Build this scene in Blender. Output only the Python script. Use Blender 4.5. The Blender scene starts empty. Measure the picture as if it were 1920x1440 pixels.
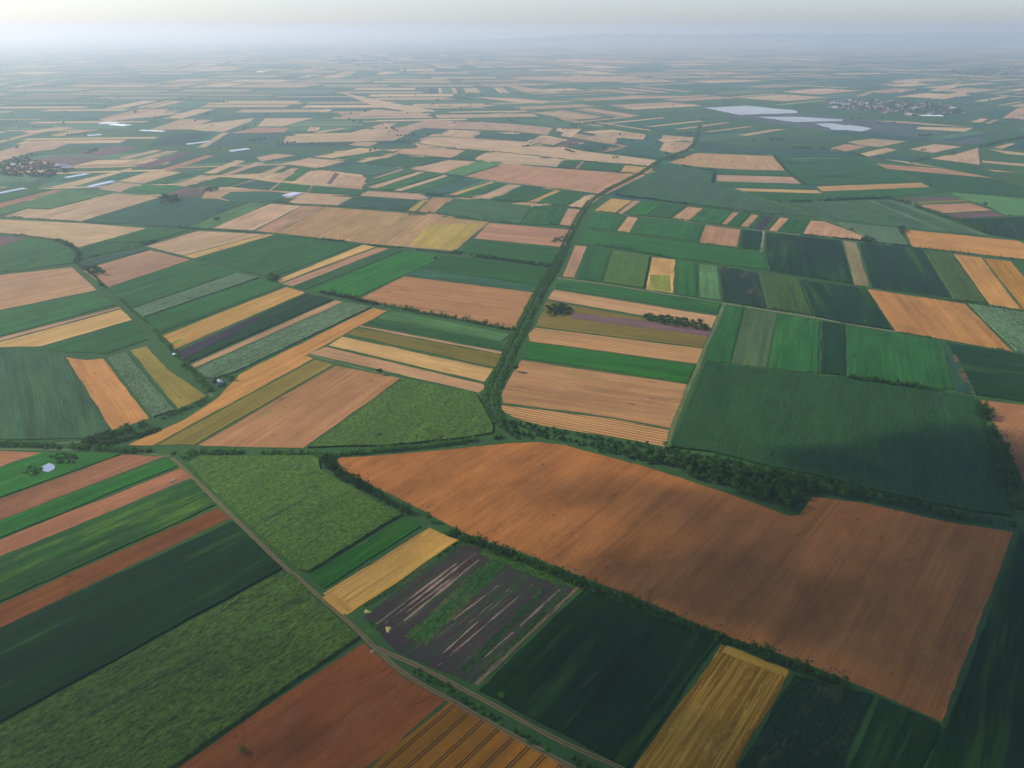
import bpy, bmesh, math, random
from mathutils import Vector, Matrix, noise
from mathutils.geometry import tessellate_polygon
R = math.radians
S = bpy.context.scene
C = S.collection
# ---------------------------------------------------------------- camera, sky, sun, exposure
H = 400.0                      # camera height above the plain
FPX = 1461.0                   # focal length in photo pixels (1920 wide)
PITCH = 24.35
cam = bpy.data.objects.new('camera', bpy.data.cameras.new('camera'))
C.objects.link(cam)
cam.location = (0, 0, H)
cam.rotation_euler = (R(90 - PITCH), 0, 0)
cam.data.sensor_width = 36
cam.data.lens = 36 * FPX / 1920
cam.data.clip_start = 1
cam.data.clip_end = 300000
S.camera = cam

SUN_EL, SUN_AZ = 36.0, -74.0   # azimuth from +Y, clockwise positive (negative = left of view)
W = bpy.data.worlds.new('World'); S.world = W; W.use_nodes = True
nt = W.node_tree; nt.nodes.clear()
sky = nt.nodes.new('ShaderNodeTexSky'); sky.sky_type = 'NISHITA'; sky.sun_disc = False
sky.sun_elevation = R(SUN_EL); sky.sun_rotation = R(SUN_AZ)
sky.altitude = 100; sky.air_density = 1.0; sky.dust_density = 0.9; sky.ozone_density = 1.0
bg = nt.nodes.new('ShaderNodeBackground'); bg.inputs[1].default_value = 0.15
wo = nt.nodes.new('ShaderNodeOutputWorld')
tint = nt.nodes.new('ShaderNodeVectorMath'); tint.operation = 'MULTIPLY'; tint.inputs[1].default_value = (0.89, 0.97, 1.22)
nt.links.new(sky.outputs[0], tint.inputs[0]); nt.links.new(tint.outputs[0], bg.inputs[0]); nt.links.new(bg.outputs[0], wo.inputs[0])
sl = bpy.data.lights.new('sun', 'SUN'); sl.energy = 5.0; sl.angle = R(0.5); sl.color = (1.0, 0.905, 0.76)
so = bpy.data.objects.new('sun', sl); C.objects.link(so)
SD = Vector((math.sin(R(SUN_AZ)) * math.cos(R(SUN_EL)), math.cos(R(SUN_AZ)) * math.cos(R(SUN_EL)), math.sin(R(SUN_EL))))
so.rotation_euler = SD.to_track_quat('Z', 'Y').to_euler()
so.location = (0, 0, 3000)
S.view_settings.view_transform = 'Standard'; S.view_settings.look = 'None'
S.view_settings.gamma = 1; S.view_settings.exposure = 0.03
cy = S.cycles
cy.use_denoising = True; cy.denoiser = 'OPENIMAGEDENOISE'; cy.denoising_input_passes = 'RGB_ALBEDO_NORMAL'; cy.denoising_prefilter = 'ACCURATE'
cy.max_bounces = 5; cy.diffuse_bounces = 2; cy.volume_bounces = 1; cy.transparent_max_bounces = 48
cy.volume_max_steps = 64

# ---------------------------------------------------------------- helpers
cp, sp = math.cos(R(PITCH)), math.sin(R(PITCH))
def G(px, py, z=0.0):
    """point of the plain seen at a photo pixel"""
    x, y = (px - 960) / FPX, (720 - py) / FPX
    d = Vector((x, cp + y * sp, -sp + y * cp))
    t = (H - z) / -d.z
    return Vector((d.x * t, d.y * t, z))
def P(s): return [tuple(float(v) for v in q.split(',')) for q in s.split()]
def tag(o, label=None, cat=None, group=None, kind=None):
    if label: o['label'] = label
    if cat: o['category'] = cat
    if group: o['group'] = group
    if kind: o['kind'] = kind
    return o
def mesh_obj(name, verts, faces, mats, parent=None, uvs=None, midx=None, cols=None):
    me = bpy.data.meshes.new(name)
    me.from_pydata([tuple(v) for v in verts], [], faces)
    for m in (mats if isinstance(mats, (list, tuple)) else [mats]): me.materials.append(m)
    if midx: me.polygons.foreach_set('material_index', midx)
    if uvs:
        uv = me.uv_layers.new(name='UVMap')
        flat = []
        for l in me.loops: flat += uvs[l.vertex_index]
        uv.data.foreach_set('uv', flat)
    if cols:
        ca = me.color_attributes.new('tint', 'FLOAT_COLOR', 'CORNER')
        flat = []
        for p in me.polygons:
            for _ in p.loop_indices: flat += cols[p.index]
        ca.data.foreach_set('color', flat)
    me.update()
    o = bpy.data.objects.new(name, me); C.objects.link(o)
    if parent: o.parent = parent
    return o

# ---------------------------------------------------------------- materials
class NT:
    def __init__(s, name):
        s.m = bpy.data.materials.new(name); s.m.use_nodes = True
        s.t = s.m.node_tree; s.t.nodes.clear()
    def n(s, kind, **kw):
        nd = s.t.nodes.new(kind)
        for k, v in kw.items():
            if k.startswith('i_'):
                key = k[2:]; key = int(key) if key.isdigit() else key.replace('_', ' ')
                if hasattr(v, 'is_linked') or isinstance(v, bpy.types.NodeSocket): s.t.links.new(v, nd.inputs[key])
                else: nd.inputs[key].default_value = v
            else: setattr(nd, k, v)
        return nd
    def math(s, op, a, b=0.0, c=None):
        nd = s.n('ShaderNodeMath', operation=op)
        for i, v in enumerate((a, b, c)):
            if v is None: continue
            if isinstance(v, bpy.types.NodeSocket): s.t.links.new(v, nd.inputs[i])
            else: nd.inputs[i].default_value = v
        return nd.outputs[0]
    def mix(s, f, a, b, blend='MIX'):
        nd = s.n('ShaderNodeMix', data_type='RGBA', blend_type=blend, clamp_factor=True)
        for i, v in ((0, f), (6, a), (7, b)):
            if isinstance(v, bpy.types.NodeSocket): s.t.links.new(v, nd.inputs[i])
            else: nd.inputs[i].default_value = v
        return nd.outputs[2]
    def ramp(s, v, lo, hi, a=0.0, b=1.0):
        nd = s.n('ShaderNodeMapRange', clamp=True)
        s.t.links.new(v, nd.inputs[0])
        for i, q in ((1, lo), (2, hi), (3, a), (4, b)): nd.inputs[i].default_value = q
        return nd.outputs[0]
    def uvnoise(s, vec, su, sv, detail=3.0, rough=0.6, seed=None):
        mp = s.n('ShaderNodeVectorMath', operation='MULTIPLY'); s.t.links.new(vec, mp.inputs[0]); mp.inputs[1].default_value = (su, sv, 1)
        out = mp.outputs[0]
        if seed is not None:
            ad = s.n('ShaderNodeVectorMath', operation='ADD'); s.t.links.new(out, ad.inputs[0]); s.t.links.new(seed, ad.inputs[1]); out = ad.outputs[0]
        nz = s.n('ShaderNodeTexNoise'); nz.inputs['Scale'].default_value = 1; nz.inputs['Detail'].default_value = detail; nz.inputs['Roughness'].default_value = rough
        s.t.links.new(out, nz.inputs['Vector'])
        return nz.outputs['Fac']
    def finish(s, col, rough=0.9, normal=None, trans=None, spec=0.05):
        b = s.n('ShaderNodeBsdfPrincipled'); b.inputs['Roughness'].default_value = rough
        b.inputs['Specular IOR Level'].default_value = spec
        if isinstance(col, bpy.types.NodeSocket): s.t.links.new(col, b.inputs['Base Color'])
        else: b.inputs['Base Color'].default_value = col
        if normal is not None: s.t.links.new(normal, b.inputs['Normal'])
        o = s.n('ShaderNodeOutputMaterial'); s.t.links.new(b.outputs[0], o.inputs[0])
        return s.m
    def bump(s, h, dist, strength=1.0):
        b = s.n('ShaderNodeBump'); b.inputs['Distance'].default_value = dist; b.inputs['Strength'].default_value = strength
        s.t.links.new(h, b.inputs['Height'])
        return b.outputs[0]
def scale_col(t, col, f):
    """colour times a scalar socket"""
    nd = t.n('ShaderNodeVectorMath', operation='SCALE')
    t.t.links.new(col, nd.inputs[0]); t.t.links.new(f, nd.inputs['Scale'])
    return nd.outputs[0]

def field_mat(name, kind):
    """the colour comes from the object; u runs along the crop rows and v across them, in metres"""
    t = NT(name)
    uv = t.n('ShaderNodeUVMap', uv_map='UVMap').outputs[0]
    inf = t.n('ShaderNodeObjectInfo')
    col = inf.outputs['Color']; rnd = inf.outputs['Random']
    sc = t.n('ShaderNodeVectorMath', operation='SCALE'); t.t.links.new(inf.outputs['Location'], sc.inputs[0]); sc.inputs['Scale'].default_value = 0.013
    cb = t.n('ShaderNodeCombineXYZ'); t.t.links.new(rnd, cb.inputs[2]); t.t.links.new(rnd, cb.inputs[0])
    s5 = t.n('ShaderNodeVectorMath', operation='SCALE'); t.t.links.new(cb.outputs[0], s5.inputs[0]); s5.inputs['Scale'].default_value = 57.0
    seed = s5.outputs[0]
    sep = t.n('ShaderNodeSeparateXYZ'); t.t.links.new(uv, sep.inputs[0])
    v = sep.outputs[1]
    big = t.uvnoise(uv, 0.008, 0.014, 3, 0.55, seed)
    streak = t.uvnoise(uv, 0.004, 0.13, 3, 0.65, seed)
    fine = t.uvnoise(uv, 0.03, 0.8, 3, 0.7, seed)
    grain = t.uvnoise(uv, 0.35, 0.5, 4, 0.75, seed)
    if kind == 'stubble':
        f = t.math('MULTIPLY', t.ramp(t.uvnoise(uv, 0.010, 0.022, 6, .7, seed), .3, .7, .76, 1.22), t.ramp(streak, .3, .7, .80, 1.20))
        f = t.math('MULTIPLY', f, t.ramp(fine, .3, .7, .90, 1.10))
        f = t.math('MULTIPLY', f, t.ramp(grain, .3, .7, .90, 1.10))
        lines = t.uvnoise(uv, 0.002, 0.05, 1, 0.4, seed)           # seams left by passes of the machine
        ln = t.math('ABSOLUTE', t.math('SUBTRACT', lines, 0.5))
        f = t.math('MULTIPLY', f, t.ramp(ln, 0.0, 0.006, .80, 1.0))
        spots = t.uvnoise(uv, 0.05, 0.10, 2, 0.5, seed)
        f = t.math('MULTIPLY', f, t.ramp(spots, .68, .76, 1.0, .62))
        c = scale_col(t, col, f)
        weeds = t.ramp(t.uvnoise(uv, 0.006, 0.02, 3, 0.7, seed), .60, .72, 0, .45)
        c = t.mix(weeds, c, (0.17, 0.15, 0.03, 1))
        return t.finish(c, 0.95, t.bump(t.math('ADD', fine, grain), 0.35, 0.6))
    if kind == 'bare':
        f = t.math('MULTIPLY', t.ramp(t.uvnoise(uv, 0.010, 0.020, 6, .7, seed), .3, .7, .68, 1.30), t.ramp(streak, .3, .7, .86, 1.14))
        f = t.math('MULTIPLY', f, t.ramp(t.uvnoise(uv, 0.012, 1.1, 2, .6, seed), .3, .7, .86, 1.14))
        spots = t.uvnoise(uv, 0.06, 0.09, 2, 0.5, seed)
        f = t.math('MULTIPLY', f, t.ramp(spots, .72, .78, 1.0, .55))
        for su, sv, th in ((0.0016, 0.028, .005), (0.0024, 0.07, .005), (0.009, 0.011, .0022)):      # seams and turning tracks
            ln = t.math('ABSOLUTE', t.math('SUBTRACT', t.uvnoise(uv, su, sv, 1, 0.4, seed), 0.5))
            f = t.math('MULTIPLY', f, t.ramp(ln, 0.0, th, .72, 1.0))
        f = t.math('MULTIPLY', f, t.ramp(grain, .3, .7, .86, 1.14))
        c = scale_col(t, col, f)
        c = t.mix(t.ramp(t.uvnoise(uv, 0.012, 0.03, 5, .75, seed), .56, .72, 0, .4), c, (0.24, 0.13, 0.045, 1))
        return t.finish(c, 0.95, t.bump(t.math('ADD', fine, grain), 0.5, 0.7))
    if kind == 'plot':
        fl = t.uvnoise(uv, 0.006, 0.11, 4, .75, seed); f2 = t.uvnoise(uv, 0.02, 0.5, 4, .8, seed)
        c = t.mix(t.ramp(t.math('ADD', t.math('MULTIPLY', fl, .7), t.math('MULTIPLY', f2, .3)), .49, .60), (0.044, 0.031, 0.028, 1), (0.022, 0.066, 0.016, 1))
        c = t.mix(t.ramp(f2, .56, .66, 0, .75), c, (0.13, 0.085, 0.060, 1))
        c = t.mix(t.ramp(grain, .5, .7, 0, .6), c, (0.014, 0.024, 0.016, 1))
        return t.finish(c, .95, t.bump(t.math('ADD', f2, grain), .8))
    if kind == 'paleline':
        c = scale_col(t, col, t.ramp(grain, .3, .7, .6, 1.3))
        c = t.mix(t.ramp(t.uvnoise(uv, 0.06, 0.5, 4, .8, seed), .50, .60), c, (0.055, 0.040, 0.040, 1))
        return t.finish(c, .95, t.bump(grain, .4))
    if kind == 'tram' or kind == 'bands':
        per = {'tram': 11.5, 'bands': 5.6}[kind]
        wob = t.math('MULTIPLY', t.math('SUBTRACT', t.uvnoise(uv, 0.012, 0.02, 2, .5, seed), 0.5), {'tram': 2.0, 'bands': 2.4}[kind])
        ph = t.math('FRACT', t.math('DIVIDE', t.math('ADD', t.math('ADD', v, wob), 4000.0), per))
        f = t.math('MULTIPLY', t.ramp(streak, .3, .7, .82, 1.18), t.ramp(grain, .3, .7, .82, 1.18))
        f = t.math('MULTIPLY', f, t.ramp(big, .3, .7, .75, 1.25))
        c = scale_col(t, col, f)
        if kind == 'tram':
            a = t.math('ABSOLUTE', t.math('SUBTRACT', ph, 0.42)); b = t.math('ABSOLUTE', t.math('SUBTRACT', ph, 0.58))
            l = t.math('MINIMUM', a, b)
            c = t.mix(t.ramp(l, 0.02, 0.05, .85, 0), c, (0.035, 0.025, 0.012, 1))
            hh = t.math('ADD', t.ramp(l, 0.015, 0.04), t.math('MULTIPLY', grain, .6))
            return t.finish(c, 0.95, t.bump(hh, 0.7))
        l = t.math('ABSOLUTE', t.math('SUBTRACT', ph, 0.5))
        patch = t.ramp(t.uvnoise(uv, 0.02, 0.35, 3, .65, seed), .30, .62, .5, 1)
        k = t.math('MULTIPLY', t.ramp(l, 0.12, 0.26, 1, 0), patch)
        c = t.mix(t.math('MULTIPLY', k, .8), c, (0.54, 0.35, 0.14, 1))
        return t.finish(c, 0.9, t.bump(t.math('ADD', k, grain), 0.5))
    if kind == 'swath':
        f = t.math('MULTIPLY', t.ramp(streak, .3, .7, .70, 1.25), t.ramp(grain, .3, .7, .80, 1.2))
        f = t.math('MULTIPLY', f, t.ramp(big, .3, .7, .80, 1.2))
        c = scale_col(t, col, f)
        w1 = t.uvnoise(uv, 0.006, 0.30, 3, .75, seed); w2 = t.uvnoise(uv, 0.05, 0.22, 5, .85, seed)
        c = t.mix(t.ramp(w1, .50, .62, 0, .7), c, (0.44, 0.24, 0.030, 1))
        c = t.mix(t.ramp(w2, .54, .66, 0, .6), c, (0.52, 0.32, 0.055, 1))
        c = t.mix(t.ramp(w1, .32, .42, .7, 0), c, (0.13, 0.060, 0.014, 1))
        return t.finish(c, 0.9, t.bump(t.math('ADD', w1, grain), 0.6))
    # green crops
    patch = t.uvnoise(uv, 0.012, 0.035, 5, .65, seed)
    clump = t.uvnoise(uv, 0.22, 0.52, 4, .8, seed)
    if kind in ('maize', 'mottled', 'ribbed'):
        f = t.math('MULTIPLY', t.ramp(clump, .36, .64, *((.62, 1.34) if kind == 'ribbed' else (.32, 1.68))), t.ramp(patch, .3, .7, .84, 1.16))  # light and dark of the clumps put into the colour, bump alone is weak
        f = t.math('MULTIPLY', f, t.ramp(t.uvnoise(uv, 0.006, 0.16, 3, .65, seed), .3, .7, .86, 1.14))
        c = scale_col(t, col, f)
        gaps = t.uvnoise(uv, 0.045, 0.16, 4, .75, seed)
        g = t.ramp(gaps, .57, .66, 0, .85)
        gate = t.ramp(t.uvnoise(uv, 0.006, 0.012, 2, .5, seed), .42, .6)
        c = t.mix(t.math('MULTIPLY', g, gate), c, (0.010, 0.034, 0.022, 1))
        ln = t.math('ABSOLUTE', t.math('SUBTRACT', t.uvnoise(uv, 0.0015, 0.04, 1, 0.4, seed), 0.5))
        c = t.mix(t.ramp(ln, 0.0, 0.006, .6, 0), c, (0.012, 0.04, 0.02, 1))
        if kind == 'mottled':
            c = t.mix(t.ramp(t.uvnoise(uv, 0.02, 0.05, 5, .8, seed), .52, .66, 0, .5), c, (0.15, 0.13, 0.05, 1))
        hh = t.math('ADD', clump, t.math('MULTIPLY', t.math('MULTIPLY', g, gate), -0.6))
        if kind == 'ribbed':
            w = t.math('SINE', t.math('MULTIPLY', t.math('ADD', v, t.math('MULTIPLY', patch, 10.0)), 1.25))
            hh = t.math('ADD', hh, t.math('MULTIPLY', w, 0.035))
        return t.finish(c, 0.7, t.bump(hh, 4.0), spec=.05)
    f = t.math('MULTIPLY', t.ramp(patch, .3, .7, .72, 1.30), t.ramp(clump, .3, .7, .78, 1.22))
    f = t.math('MULTIPLY', f, t.ramp(streak, .3, .7, .74, 1.26))
    f = t.math('MULTIPLY', f, t.ramp(fine, .3, .7, .86, 1.14))
    ph = t.math('FRACT', t.math('DIVIDE', t.math('ADD', t.math('ADD', v, t.math('MULTIPLY', big, 3.0)), 4000.0), 18.0))
    tl = t.math('ABSOLUTE', t.math('SUBTRACT', t.math('ABSOLUTE', t.math('SUBTRACT', ph, 0.5)), 0.05))
    f = t.math('MULTIPLY', f, t.ramp(tl, 0.0, 0.03, .72, 1.0))
    c = scale_col(t, col, f)
    if kind == 'streaky':
        c = t.mix(t.ramp(t.uvnoise(uv, 0.012, 0.08, 4, .7, seed), .52, .66, 0, .7), c, (0.11, 0.19, 0.015, 1))
    else:
        c = t.mix(t.ramp(t.uvnoise(uv, 0.005, 0.05, 3, .7, seed), .56, .70, 0, .35), c, (0.07, 0.15, 0.02, 1))
    ln = t.math('ABSOLUTE', t.math('SUBTRACT', t.uvnoise(uv, 0.0015, 0.035, 1, 0.4, seed), 0.5))
    c = t.mix(t.ramp(ln, 0.0, 0.005, .55, 0), c, (0.010, 0.03, 0.018, 1))
    return t.finish(c, 0.8, t.bump(t.math('ADD', clump, fine), 0.9), spec=.05)
FM = {k: field_mat(n, k) for k, n in (('stubble', 'stubble'), ('bare', 'bare_soil'), ('swath', 'straw_swaths'), ('tram', 'grain_with_wheel_tracks'),
      ('bands', 'striped_stubble'), ('plot', 'garden_soil'), ('paleline', 'pale_bare_line'), ('maize', 'maize'), ('mottled', 'mottled_crop'), ('ribbed', 'ribbed_crop'), ('green', 'green_crop'), ('streaky', 'streaky_crop'))}

def simple(name, col, rough=.9, var=.25, scale=.2, spec=.2, bump=0):
    t = NT(name)
    tc = t.n('ShaderNodeTexCoord').outputs['Object']
    nz = t.n('ShaderNodeTexNoise'); nz.inputs['Scale'].default_value = scale; nz.inputs['Detail'].default_value = 5; nz.inputs['Roughness'].default_value = .65
    t.t.links.new(tc, nz.inputs['Vector'])
    rgb = t.n('ShaderNodeRGB'); rgb.outputs[0].default_value = (*col, 1)
    c = scale_col(t, rgb.outputs[0], t.ramp(nz.outputs[0], .3, .7, 1 - var, 1 + var))
    return t.finish(c, rough, t.bump(nz.outputs[0], bump) if bump else None, spec=spec)

def leaf_mat(name, cols):
    """leaves: shade varies between leaf clumps and between trees"""
    t = NT(name)
    geo = t.n('ShaderNodeNewGeometry'); inf = t.n('ShaderNodeObjectInfo')
    nz = t.n('ShaderNodeTexNoise'); nz.inputs['Scale'].default_value = 0.11; nz.inputs['Detail'].default_value = 2
    t.t.links.new(geo.outputs['Position'], nz.inputs['Vector'])
    c = t.mix(geo.outputs['Random Per Island'], (*cols[0], 1), (*cols[1], 1))
    c = t.mix(t.ramp(nz.outputs[0], .45, .66), c, (*cols[2], 1))
    c = scale_col(t, c, t.ramp(inf.outputs['Random'], 0, 1, .60, 1.55))
    d = t.n('ShaderNodeBsdfDiffuse'); tr = t.n('ShaderNodeBsdfTranslucent'); mx = t.n('ShaderNodeMixShader'); mx.inputs[0].default_value = .25
    t.t.links.new(c, d.inputs[0]); t.t.links.new(c, tr.inputs[0])
    t.t.links.new(d.outputs[0], mx.inputs[1]); t.t.links.new(tr.outputs[0], mx.inputs[2])
    o = t.n('ShaderNodeOutputMaterial'); t.t.links.new(mx.outputs[0], o.inputs[0])
    return t.m
LEAF = leaf_mat('leaves', ((0.030, 0.080, 0.014), (0.060, 0.14, 0.022), (0.055, 0.16, 0.014)))
LEAFD = leaf_mat('dark_leaves', ((0.016, 0.050, 0.012), (0.038, 0.095, 0.018), (0.045, 0.11, 0.014)))
REED = leaf_mat('reeds', ((0.16, 0.11, 0.05), (0.20, 0.14, 0.07), (0.10, 0.11, 0.04)))
BARK = simple('bark', (0.10, 0.075, 0.05), scale=2)
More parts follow.
